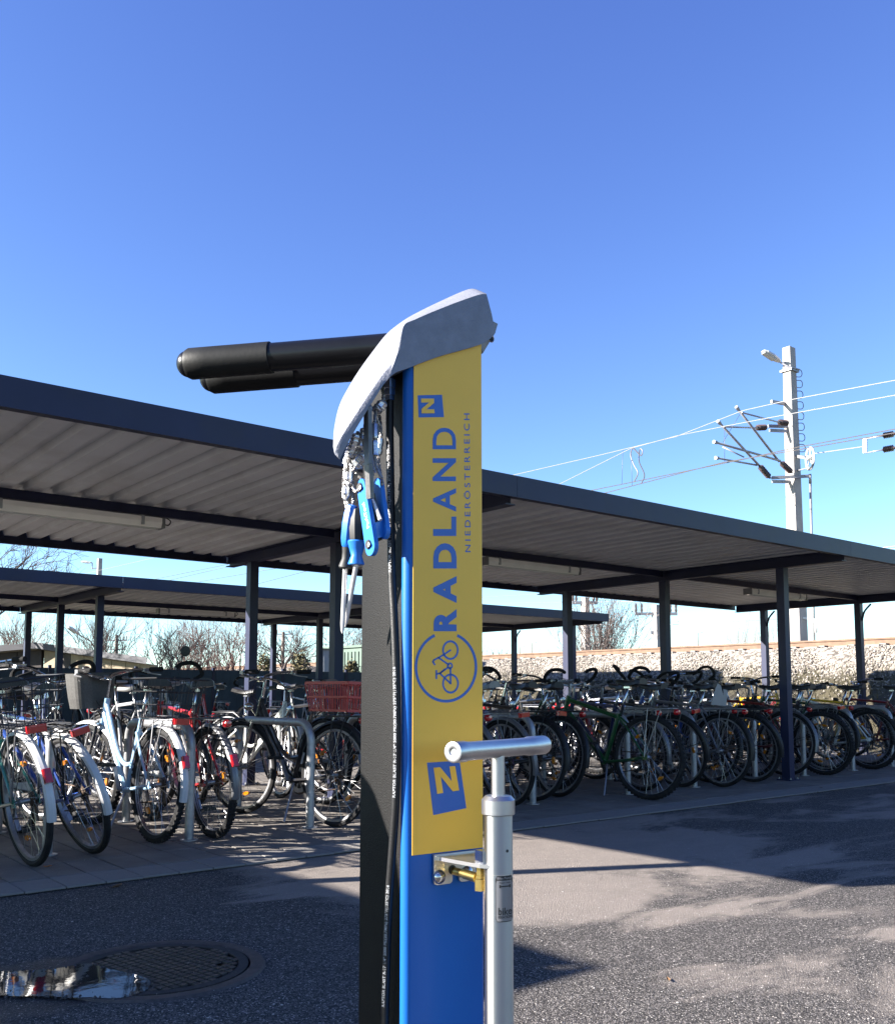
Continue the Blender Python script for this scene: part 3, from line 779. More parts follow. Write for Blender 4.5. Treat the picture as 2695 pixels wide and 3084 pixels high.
t = thing('switch_cabinet', 'pale grey upright cabinet beyond the fence left of the green container', 'cabinet', (pc.x, pc.y, 0), R(-10))
hz = atd(985, 1958, 21.5).z
b = MB(); b.box((0, 0, hz / 2), (0.34, 0.3, hz)); b.build('body', M['box_grey'], t)
b = MB(); b.box((0, -0.156, hz / 2 + .1), (0.28, 0.014, hz - 0.5)); b.build('door', M['box_grey'], t)
b = MB(); b.box((0, 0, hz + .016), (0.4, 0.36, 0.03)); b.build('cap', M['grey_plastic'], t)

# ================================================================== trees
def grow(b, tw, p, d, L, r, lvl, rnd, spread, up, leaves=None, nseg=4):
    pts = [p]; rs = [r]; q = p.copy(); dd = d.copy()
    for i in range(nseg):
        dd = (dd + Vector((rnd.gauss(0, .13), rnd.gauss(0, .13), rnd.gauss(0, .10) + up * .12))).normalized()
        q = q + dd * (L / nseg); pts.append(q.copy()); rs.append(r * (1 - 0.62 * (i + 1) / nseg))
    b.tube(pts, rs, 5 if lvl > 2 else 3, cap=False)
    if lvl == 0:
        if leaves is not None:
            for k in range(leaves[1]):
                c = pts[rnd.randrange(1, len(pts))] + Vector((rnd.gauss(0, .03), rnd.gauss(0, .03), rnd.gauss(0, .03)))
                s = leaves[2] * rnd.uniform(.6, 1.3); u = Vector((rnd.gauss(0, 1), rnd.gauss(0, 1), rnd.gauss(0, 1))).normalized(); w = u.orthogonal().normalized()
                leaves[0].add([c, c + u * s + w * s * .4, c + u * s * 2, c + u * s - w * s * .4], [(0, 1, 2, 3)])
        return
    kids = tw[lvl - 1] if lvl - 1 < len(tw) else 3
    for k in range(kids):
        t = rnd.uniform(0.25, 1.0) if k < kids - 1 else 1.0
        i = min(int(t * nseg), nseg - 1); f = t * nseg - i
        s = pts[i].lerp(pts[i + 1], f); base = (pts[i + 1] - pts[i]).normalized()
        ax = base.orthogonal().normalized(); ax.rotate(Quaternion(base, rnd.uniform(0, 6.283)))
        nd = (base * math.cos(spread) + ax * math.sin(spread * rnd.uniform(.7, 1.3))).normalized()
        grow(b, tw, s, nd, L * rnd.uniform(.52, .74), max(rs[i] * 0.58, 0.0050 * (lvl ** .6)), lvl - 1, rnd, spread, up, leaves, nseg)
def tree(name, label, px, D, ytop, trunk_h, r, stems, spread, up, m, seed, lvl=4, tw=(5, 5, 5, 4), leaf_m=None, nl=0, ls=0.03, group='bare winter trees beyond the shelters', lean=0.15, z0=0.0, yref=1990):
    rnd = random.Random(seed)
    p = atd(px, yref, D); H = atd(px, ytop, D).z - z0
    t = thing(name, label, 'tree', (p.x, p.y, z0), 0, group)
    trunk = MB(); crown = MB(); lv = MB() if leaf_m else None
    for k in range(stems):
        a = 6.283 * k / max(stems, 1) + rnd.uniform(0, 1); d = Vector((math.cos(a) * lean, math.sin(a) * lean, 1)).normalized()
        s = Vector((math.cos(a), math.sin(a), 0)) * (r * (1.2 if stems > 1 else 0))
        top = s + d * trunk_h
        trunk.tube([s - Vector((0, 0, .1)), s + d * trunk_h * .5, top], [r * 1.15, r, r * .85], 8)
        L = (H - trunk_h) * 0.47
        for q in range(4 if stems == 1 else 2):
            aa = rnd.uniform(0, 6.283); nd = (d + Vector((math.cos(aa), math.sin(aa), 0)) * math.tan(spread * .75)).normalized()
            grow(crown, tw, top - d * trunk_h * 0.12 * q, nd, L * rnd.uniform(.85, 1.1), r * .62, lvl - 1, rnd, spread, up, (lv, nl, ls) if leaf_m else None)
        grow(crown, tw, top, d, L * 1.1, r * .8, lvl - 1, rnd, spread, up, (lv, nl, ls) if leaf_m else None)
    # scale the crown so that its top stands where it should
    zz = sorted(v[2] for v in crown.v); zt = zz[int(len(zz) * .965)]; k = (H - trunk_h) / (zt - trunk_h)
    crown.v = [(v[0] * k, v[1] * k, trunk_h + (v[2] - trunk_h) * k) for v in crown.v]
    if lv and lv.v: lv.v = [(v[0] * k, v[1] * k, trunk_h + (v[2] - trunk_h) * k) for v in lv.v]
    trunk.build('trunk', m, t); crown.build('crown', m, t, fix=False)
    if lv and lv.v: lv.build('foliage', leaf_m, t, fix=False)
    return t
tree('bare_tree', 'large spreading bare tree at the far left edge rising above both shelters', -150, 24, 1560, 2.0, 0.13, 1, 0.62, 0.1, M['bark'], 1, 5, (4, 4, 5, 4))
tree('bare_tree', 'thin upright bare tree with several stems right of the leftmost tree', 312, 30, 1848, 0.5, 0.05, 4, 0.33, 0.55, M['bark'], 2, 4, (5, 4, 4))
tree('bare_tree', 'bushy reddish twigged bare tree in the middle of the gap left of the back post', 600, 29, 1868, 0.4, 0.06, 6, 0.42, 0.4, M['bark_brown'], 3, 4, (4, 4, 3))
tree('bare_tree', 'low bare tree with crooked branches left of the reddish tree', 500, 26, 1898, 0.6, 0.06, 3, 0.55, 0.25, M['bark'], 4, 4, (5, 5, 4))
tree('bare_tree', 'dense bare tree with reddish twigs just left of the back post', 700, 31, 1850, 0.5, 0.06, 5, 0.42, 0.4, M['bark_brown'], 13, 4, (4, 4, 3))
tree('bare_tree', 'spreading bare tree in the gap right of the back post', 868, 27, 1893, 0.9, 0.08, 2, 0.6, 0.2, M['bark'], 6, 4, (6, 5, 4))
tree('bare_tree', 'bare tree half hidden by the thick shelter post', 1040, 34, 1880, 0.9, 0.06, 2, 0.5, 0.3, M['bark'], 7, 4, (5, 4, 4))
tree('bare_tree', 'grey thicket of bare branches low at the far left above the shed', 70, 33, 1870, 0.5, 0.07, 6, 0.45, 0.3, M['bark_brown'], 8, 4, (5, 4, 4))
tree('birch_tree', 'slender many stemmed bare tree beside the far mast behind the second shelter', 1800, 26, 1806, 0.3, 0.04, 7, 0.30, 0.6, M['bark'], 9, 4, (3, 4, 4), M['bark_pale'], 2, 0.035, yref=1960)
for i, (px, D, yt, sd) in enumerate(((1475, 60, 1950, 21), (1520, 62, 1962, 22), (1655, 66, 1955, 23), (1600, 70, 1972, 26))):
    tree('bare_shrub', ['rounded bare shrub low on the horizon just right of the repair stand', 'small bare shrub on the horizon left of the second shelter end post', 'thin bare shrub on the horizon between the two slim lamp posts and the shelter post', 'lowest bare shrub on the horizon under the slim lamp posts'][i], px, D, yt, 0.8, 0.09, 4, 0.6, 0.2, M['bark'], sd, 3, (5, 4), group='shrubs on the horizon', yref=1985)
for i, (px, D, yt) in enumerate(((2243, 110, 1868), (2198, 125, 1895), (2268, 118, 1860), (2330, 95, 1838), (2055, 80, 1908))):
    tree('poplar_tree', ['slim bare poplar left of the two shelter posts under the right end', 'smallest bare poplar left of its taller neighbours on the horizon', 'very thin bare poplar close to the slim back post', 'tallest columnar bare poplar between the two right posts', 'faint bare sapling on the horizon right of the thick middle post'][i], px, D, yt, 1.2, 0.10, 3 if i != 4 else 2, 0.16 if i != 4 else .4, 0.9, M['bark_brown'], 30 + i, 4, (4, 4, 3), group='trees beyond the railway', lean=0.05, yref=1945)
# evergreen scrub behind the fence
def scrub(px, D, yt, w, m, label, seed):
    rnd = random.Random(seed); p = atd(px, 2000, D); H = atd(px, yt, D).z
    t = thing('shrub', label, 'shrub', (p.x, p.y, 0), 0, 'shrubs behind the fence')
    b = MB()
    for i in range(1500):
        a = rnd.uniform(0, 6.283); rr_ = w * rnd.random() ** .5; z = H * rnd.random() ** .6
        k = 1 - (z / H) ** 2.2 * .75; c = Vector((math.cos(a) * rr_ * k, math.sin(a) * rr_ * k, z + rnd.gauss(0, .05)))
        s = rnd.uniform(.02, .05); u = Vector((rnd.gauss(0, 1), rnd.gauss(0, 1), rnd.gauss(0, 1))).normalized(); v = u.orthogonal().normalized()
        b.add([c - u * s, c + v * s * .7, c + u * s, c - v * s * .7], [(0, 1, 2, 3)])
    b.build('foliage', m, t, fix=False)
    b = MB()
    for i in range(9):
        a = rnd.uniform(0, 6.283); b.tube([(0, 0, 0), (math.cos(a) * w * .3, math.sin(a) * w * .3, H * .5), (math.cos(a) * w * .55, math.sin(a) * w * .55, H * .95)], [.02, .014, .005], 4)
    b.build('stems', M['bark'], t)
scrub(905, 23, 1972, 0.55, M['bush_leaf'], 'olive brown leafy shrub showing above the fence right of the slim back post', 51)
scrub(800, 24, 1980, 0.5, M['bush_leaf'], 'dark leafy shrub above the fence between the two slim posts', 52)
scrub(1060, 22, 1996, 0.4, M['bush_leaf'], 'low leafy shrub above the fence close to the repair stand', 53)

# ================================================================== catenary masts, wires, poles
def lamp_head(t, base, d, s=1.0, name='lamp_head'):
    d = Vector(d).normalized(); sd = d.cross(Vector((0, 0, 1))).normalized(); u = sd.cross(d)
    b = MB(); L, W, H = .72 * s, .16 * s, .10 * s
    st = [(0, .45, .5), (.12, .7, .8), (.45, 1, 1), (.8, .95, .9), (.97, .7, .55), (1, .5, .35)]
    vs = []
    for (f, w, h) in st:
        c = Vector(base) + d * (L * f)
        for a, e in ((-1, -.15), (-.75, .75), (0, 1), (.75, .75), (1, -.15)): vs.append(c + sd * (a * W * w) + u * (e * H * h))
    fs = [(i * 5 + k, i * 5 + k + 1, i * 5 + k + 6, i * 5 + k + 5) for i in range(len(st) - 1) for k in range(4)]
    fs += [(0, 1, 2, 3, 4), tuple((len(st) - 1) * 5 + k for k in (4, 3, 2, 1, 0))]
    fs += [(i * 5, i * 5 + 5, i * 5 + 9, i * 5 + 4) for i in range(len(st) - 1)]
    b.add(vs, fs); lh = b.build(name, M['lamp_shell'], t)
    b = MB(); c0, c1 = Vector(base) + d * (L * .30) - u * (H * .17), Vector(base) + d * (L * .93) - u * (H * .17)
    b.prism([c0 - sd * W * .75, c0 + sd * W * .75, c1 + sd * W * .6, c1 - sd * W * .6], -u * H * .45); b.build('lens', M['lamp_glass'], lh)
    return lh
def insulator(t, a, c):
    a, c = Vector(a), Vector(c); d = (c - a); L = d.length; q = d.to_track_quat('Z', 'Y').to_matrix()
    prof = [(.02, 0), (.03, .02)]
    n = 6
    for k in range(n):
        z = L * (.12 + .76 * k / n); prof += [(.035, z), (.075, z + L * .05), (.04, z + L * .09)]
    prof += [(.03, L * .95), (.02, L)]
    b = MB(); b.lathe(prof, 10, mtx=q, o=a); return b.build('insulator', M['insulator'], t)

MX = 20.8
mb_ = onx(2404, 1935, MX); mtp = onx(2362, 1052, MX)
mast = thing('catenary_mast', 'tall pale concrete mast with floodlight, bracket arms and tension wheel behind the long shelter', 'mast', (MX, mb_.y, 1.70))
H = mtp.z - 1.70; base = Vector((MX, mb_.y, 1.70))
def mz(y): return onx(2385, y, MX).z - 1.70
b = MB(); w0, w1 = 0.37, 0.25
def sq(w, z, dep=0.8): return [(-w / 2, -w / 2 * dep, z), (w / 2, -w / 2 * dep, z), (w / 2, w / 2 * dep, z), (-w / 2, w / 2 * dep, z)]
b.add(sq(w0, -0.3) + sq(w1, H), [(3, 2, 1, 0), (4, 5, 6, 7)] + [(i, (i + 1) % 4, 4 + (i + 1) % 4, 4 + i) for i in range(4)])
mp_ = b.build('pole', M['concrete'], mast)
b = MB()
for k in range(16):
    z = H * 0.985 - .35 * k
    for u in (-.05, .05): b.box((-(w1 + (w0 - w1) * (1 - z / H)) / 2 - .002, u, z - .6), (.006, .022, .022))
b.build('bolt_holes', M['insulator'], mp_)
for k in range(8):
    z = mz(1122 + 25 * k * 1.3); wz = (w1 + (w0 - w1) * (1 - z / H)) / 2
    b = MB(); b.tube(smooth_path([(wz * .9, -wz * .8, z - .09), (wz * .9 + .1, -wz * .8 - .06, z - .085), (wz * .9 + .13, -wz * .8 - .08, z), (wz * .9 + .1, -wz * .8 - .06, z + .085), (wz * .9, -wz * .8, z + .09)], 4), .011, 5); b.build('climbing_step', M['steel_grey'], mast)
# floodlight
lh0 = onx(2347, 1090, MX - .25) - base; lh1 = onx(2298, 1058, MX - .75) - base
b = MB(); zc = mz(1114); b.tube([(0.16, -.17, zc + .02), (-.16, -.15, zc + .0), (-.22, -.06, zc + .05), lh0 + Vector((0, 0, .0))], .022, 6); b.box((0, 0, zc - .02), (.36, .31, .05)); b.build('lamp_bracket', M['steel_grey'], mast)
lamp_head(mast, lh0, Vector((-.72, .28, .34)), .74, 'floodlight')
# cantilevers reaching over the track towards the camera side
def LP(x, y, X): return onx(x, y, X) - base
TX = 18.0
arms = [
    ((2222, 1233), (2345, 1390), TX, 19.9), ((2167, 1275), (2283, 1400), TX - .3, 19.5),
    ((2157, 1333), (2348, 1388), TX - .5, 19.9), ((2161, 1380), (2278, 1401), TX - .3, 19.5)]
for i, (pa, pb, xa, xb) in enumerate(arms):
    b = MB(); b.tube([LP(*pa, xa), LP(*pb, xb)], .027 if i < 3 else .022, 8)
    b.tube([LP(*pa, xa), LP(*pa, xa) + (LP(*pa, xa) - LP(*pb, xb)).normalized() * .10], .04, 8); b.build('cantilever_arm', M['steel_grey'], mast)
for pa, pb, xa, xb in (((2232, 1242), (2345, 1272), TX, 20.0), ((2178, 1285), (2280, 1289), TX - .3, 19.5)):
    b = MB(); b.tube([LP(*pa, xa), LP(*pb, xb)], .020, 6); b.build('stay_tube', M['steel_grey'], mast)
for pa, pb, xa, xb in (((2285, 1402), (2318, 1440), 19.5, 20.15), ((2350, 1392), (2384, 1424), 19.9, 20.6), ((2276, 1288), (2308, 1287), 19.5, 20.0), ((2343, 1271), (2372, 1275), 20.0, 20.55)):
    insulator(mast, LP(*pa, xa), LP(*pb, xb))
b = MB(); b.tube([LP(2175, 1346, TX - .5), LP(2240, 1377, TX - .2)], .016, 6); b.build('steady_arm', M['steel_grey'], mast)
for y, dy, l_, r_ in ((1280, 0, 2312, 2396), (1293, 0, 2316, 2394), (1436, 0, 2322, 2438), (1447, 0, 2324, 2402), (1206, 0, 2322, 2378)):
    a, c = onx(l_, y + 3, 20.15) - base, onx(r_, y - 6, 20.9) - base
    b = MB(); b.bar(a, Vector((c.x, c.y, a.z + .05)), .05, .07); b.build('cross_arm', M['steel_grey'], mast)
# tension wheel
wc = LP(2438, 1380, 20.3)
ax = Vector((.75, -.62, 0)).normalized(); up = Vector((0, 0, 1)); sdv = Vector((.62, .75, 0)).normalized()
ring = lambda r, n=28: [wc + (sdv * math.cos(6.2832 * k / n) + up * math.sin(6.2832 * k / n)) * r for k in range(n)]
b = MB(); b.tube(ring(.245), .026, 6, closed=True)
wh = b.build('tension_wheel', M['lamp_shell'], mast)
b = MB()
for k in range(5): b.bar(wc, wc + (sdv * math.cos(1.2566 * k + .4) + up * math.sin(1.2566 * k + .4)) * .245, .022, .022)
b.lathe([(.06, -.07), (.06, .07)], 12, mtx=ax.to_track_quat('Z', 'Y').to_matrix(), o=wc); b.build('spokes', M['lamp_shell'], wh)
b = MB()
for k in range(9, 24): b.box(ring(.27, 36)[k + 12 if k + 12 < 36 else k - 24], (.03, .03, .03))
b.build('teeth', M['insulator'], wh)
b = MB(); b.bar(LP(2392, 1373, 20.9), wc, .06, .07); b.bar(LP(2396, 1370, 20.9), LP(2396, 1420, 20.9), .10, .10); b.bar(LP(2396, 1418, 20.9), wc + Vector((0, 0, -.22)), .03, .03); b.build('wheel_bracket', M['galv'], mast)
b = MB(); p1 = LP(2438, 1428, 20.9); p2 = LP(2438, 1610, 20.9)
b.tube([p1, p1 + Vector((0, 0, -.22))], .035, 8); b.tube([p1 + Vector((0, 0, -.2)), Vector((p2.x, p2.y, p1.z - 5.3))], .030, 8); b.build('weight_rod', M['galv'], mast)
b = MB(); p3 = LP(2455, 1868, 20.9); b.bar(LP(2415, 1860, 20.8), p3, .04, .05); b.tube([p3, p3 + Vector((0, 0, -.3))], .03, 6); b.build('guide_arm', M['lamp_shell'], mast)

# overhead wires along the track
def wire(label, pts, r, m, grp='overhead wires of the railway'):
    b = MB(); b.tube(pts, r, 5, cap=False); o = b.build('overhead_wire', M[m]); return tag(o, label, 'wire', grp)
def along(pxs, X):
    P = [onx(x, y, X) for x, y in pxs]
    d0 = (P[0] - P[1]); d1 = (P[-1] - P[-2])
    return [P[0] + d0.normalized() * 25] + P + [P[-1] + d1.normalized() * 60]
wire('upper bright carrier wire crossing in front of the mast and dipping to the left', along([(2695, 1145), (2384, 1203), (2234, 1237), (2035, 1315), (1800, 1372), (1570, 1425)], TX), .009, 'cable')
wire('lower bright carrier wire running below the upper one to the right edge', along([(2695, 1190), (2380, 1246), (2180, 1284), (2035, 1313), (1900, 1350), (1800, 1400)], TX - .3), .0085, 'cable')
wire('thin dark contact wire passing behind the tension wheel', along([(2695, 1292), (2400, 1347), (2220, 1387), (2080, 1416), (1800, 1473)], TX), .010, 'cable_dark')
wire('second thin dark contact wire just under the first', along([(2695, 1303), (2400, 1355), (2180, 1392), (2080, 1417), (1832, 1482)], TX - .3), .010, 'cable_dark')
p_in = onx(2605, 1344, 20.3)
wire('pale anchor wire from the tension wheel to the double insulator frame', [onx(2450, 1366, 20.3), p_in], .012, 'cable')
t = thing('insulator_frame', 'pale metal frame with two dark insulators hung in the anchor wire at the right edge', 'insulator', p_in)
b = MB(); q0, q1 = onx(2604, 1322, 20.3) - p_in, onx(2604, 1364, 20.3) - p_in; b.bar(q0, q1, .05, .08); b.build('yoke', M['lamp_shell'], t)
for yy, xx in ((1322, 2690), (1364, 2690)):
    a = onx(2606, yy, 20.3) - p_in; c = onx(2655, yy - 9, 20.3) - p_in; e = onx(2695, yy - 16, 20.3) - p_in; f = onx(2860, yy - 46, 20.3) - p_in
    b = MB(); b.tube([a, c], .014, 6); b.tube([e, f], .012, 6); b.build('link', M['cable'], t); insulator(t, c, e)
for i, (pts, X) in enumerate(((((1905, 1347), (1898, 1370), (1908, 1400), (1920, 1425), (1908, 1452)), TX), (((1905, 1347), (1918, 1362), (1930, 1372), (1934, 1358), (1926, 1354), (1924, 1390), (1940, 1430), (1930, 1457)), TX))):
    b = MB(); b.tube(smooth_path([onx(x, y, X) for x, y in pts], 5), .014, 5); tag(b.build('jumper_cable', M['cable_dark']), ['left of two looped jumper cables hanging between the railway wires', 'right looped jumper cable with a curl at its top between the railway wires'][i], 'cable', 'jumper cables')
for i, (x0, y0, x1, y1) in enumerate(((1875, 1354, 1872, 1458), (1900, 1366, 1903, 1463), (2181, 1290, 2181, 1390), (2228, 1246, 2176, 1332))):
    b = MB(); b.tube([onx(x0, y0, TX), onx(x1, y1, TX)], .006, 4); tag(b.build('dropper_wire', M['cable_dark']), ['thin dropper wire left of the looped jumper cables', 'thin dropper wire between the two looped jumper cables', 'thin dropper wire between the upper and lower bracket arms of the mast', 'slanting thin stay wire between the bracket arm tips'][i], 'wire', 'dropper wires')
# faint far lines under the roof
for i, (pa, pb, D0, D1) in enumerate((((1440, 1800), (2100, 1760), 60, 40), ((1440, 1818), (2300, 1805), 70, 45), ((1440, 1910), (2400, 1862), 80, 50), ((2400, 1685), (2760, 1635), 40, 34), ((2400, 1698), (2760, 1641), 40, 34), ((500, 1750), (760, 1690), 70, 60), ((600, 1752), (900, 1700), 72, 62))):
    b = MB(); b.tube([atd(*pa, D0), atd(*pb, D1)], .012 if i < 5 else .016, 4)
    tag(b.build('overhead_wire', M['cable' if i < 5 else 'cable_dark']), ['upper faint pale line behind the shelter roof right of the stand', 'middle faint pale line behind the shelter roof right of the stand', 'lowest faint pale line just above the embankment', 'upper of two pale lines at the right edge above the roof', 'lower of two pale lines at the right edge above the roof', 'left faint dark line above the second shelter', 'right faint dark line above the second shelter'][i], 'wire', 'far power lines')
# far masts and poles
def far_mast(px0, y0, px1, y1, D, w, label, arms_, m='concrete', z=1.7):
    a = atd(px0, y0, D); c = atd(px1, y1, D)
    t = thing('line_mast', label, 'mast', (a.x, a.y, z if z else 0), 0, 'masts and poles far behind')
    H_ = c.z - (z or 0)
    b = MB(); b.add(sq(w * 1.25, -.3, 1) + sq(w, H_, 1), [(3, 2, 1, 0), (4, 5, 6, 7)] + [(i, (i + 1) % 4, 4 + (i + 1) % 4, 4 + i) for i in range(4)]); b.build('pole', M[m], t)
    rt = Vector((_Rt.x, _Rt.y, 0))
    for (dz, hw, ins) in arms_:
        b = MB(); b.bar(rt * -hw + Vector((0, 0, H_ - dz)), rt * hw + Vector((0, 0, H_ - dz)), w * .5, w * .5); b.build('cross_arm', M['steel_grey'], t)
        if ins:
            for u in (-1, -.72, .72, 1):
                b = MB(); b.lathe([(w * .12, 0), (w * .24, w * .3), (w * .16, w * .7), (w * .24, w * 1.1), (w * .1, w * 1.6)], 6, o=rt * (hw * u * .95) + Vector((0, 0, H_ - dz + w * .25))); b.build('insulator', M['insulator'], t)
    return t
far_mast(1763, 1972, 1761, 1800, 46, .30, 'far pale mast with a cross arm behind the second shelter end', [(.25, .62, True), (.95, .2, False), (4.6, .9, False)])
far_mast(1977, 1955, 1979, 1822, 58, .36, 'far pale mast with a double cross arm left of the thick middle post', [(.55, 1.3, True), (1.7, .35, False)])
t = far_mast(350, 2000, 347, 1912, 85, .22, 'far double armed telegraph pole left of the shed end', [(.5, .95, True), (1.3, .8, True)], 'pole_wood', 0)
far_mast(852, 2000, 854, 1903, 80, .20, 'far single armed telegraph pole between the slim posts', [(.2, .75, True), (1.6, .45, False)], 'pole_wood', 0)
lm = far_mast(291, 2000, 290, 1682, 60, .25, 'pale concrete mast top with a street lamp above the second shelter at left', [], 'concrete', 0)
pt = atd(279, 1696, 60) - Vector(lm.location)
b = MB(); b.bar(pt + Vector((0, 0, -.35)), pt + Vector((_Rt.x, _Rt.y, 0)) * .45 + Vector((0, 0, -.3)), .06, .06); b.bar(pt, pt + Vector((0, 0, -.4)), .05, .05); b.build('lamp_bracket', M['steel_grey'], lm)
lamp_head(lm, pt, Vector((-_Rt.x, -_Rt.y, .12)), .98)
pl = atd(240, 1912, 42); t = thing('street_lamp', 'pale street lamp head seen between the left shelter posts', 'street lamp', (pl.x + .4, pl.y + .4, 0))
hl = pl - Vector((pl.x + .4, pl.y + .4, 0)); b = MB(); b.tube([(.9, 1.2, 0), (.9, 1.2, hl.z - .6), (.4, .5, hl.z - .22), hl], [.06, .05, .03, .025], 6); b.build('pole', M['pole_wood'], t)
lamp_head(t, hl, Vector((-.75, -.2, .45)), .95)
for i, (px, yt, D) in enumerate(((1566, 1948, 120), (1602, 1935, 115), (2102, 1904, 100))):
    p = atd(px, 1975, D); z = atd(px, yt, D).z
    t = thing('street_lamp', ['left of two very slim far lamp posts right of the stand', 'taller right one of two very slim far lamp posts right of the stand', 'single slim far lamp post right of the thick middle post'][i], 'street lamp', (p.x, p.y, 0), 0, 'slim lamp posts on the horizon')
    b = MB(); b.tube([(0, 0, 0), (0, 0, z)], [.09, .06], 6); b.build('pole', M['pole_wood'], t)
    lamp_head(t, (0, 0, z), Vector((_Rt.x, _Rt.y, .05)), .85)

# ================================================================== bicycle racks
def rack(x, y0, y1, label, h=0.70, rad=0.13):
    t = MB(); r = 0.028
    pts = [(0, 0, 0), (0, 0, h - rad)]
    for k in range(1, 9): a = math.pi / 2 * k / 8; pts.append((0, rad - rad * math.cos(a), h - rad + rad * math.sin(a)))
    L = y1 - y0
    for k in range(0, 9): a = math.pi / 2 * k / 8; pts.append((0, L - rad + rad * math.sin(a), h - rad + rad * math.cos(a)))
    pts.append((0, L, 0))
    e = thing('bike_rack', label, 'bike rack', (x, y0, 0), 0, 'galvanised hoop racks under the shelter')
    t.tube(pts, r, 14); t.build('hoop', M['galv'], e)
    for y in (0, L):
        b = MB(); b.lathe([(.055, 0), (.055, .006), (.03, .008)], 16, o=(0, y, 0)); b.build('foot_plate', M['galv'], e)
RK = [(0.80, 'galvanised hoop rack at the far left edge'), (1.66, 'galvanised hoop rack between the two bicycles with white mudguards'), (2.50, 'galvanised hoop rack between the pale blue and the red bicycle'),
      (3.36, 'fully visible galvanised hoop rack standing clear left of the repair stand'), (4.35, 'galvanised hoop rack hidden behind the repair stand'), (5.45, 'galvanised hoop rack just right of the pump with a bicycle leaning on it'),
      (6.63, 'galvanised hoop rack behind the rear wheel of the green bicycle'), (7.60, 'galvanised hoop rack between two dark bicycles right of the green one'), (8.62, 'galvanised hoop rack just left of the front shelter post'),
      (9.55, 'galvanised hoop rack just right of the front shelter post'), (10.60, 'galvanised hoop rack left of the white framed bicycle'), (11.55, 'galvanised hoop rack behind the white framed bicycle'), (12.5, 'galvanised hoop rack at the right end of the row')]
for x, l in RK: rack(x, 5.60, 6.66, l)

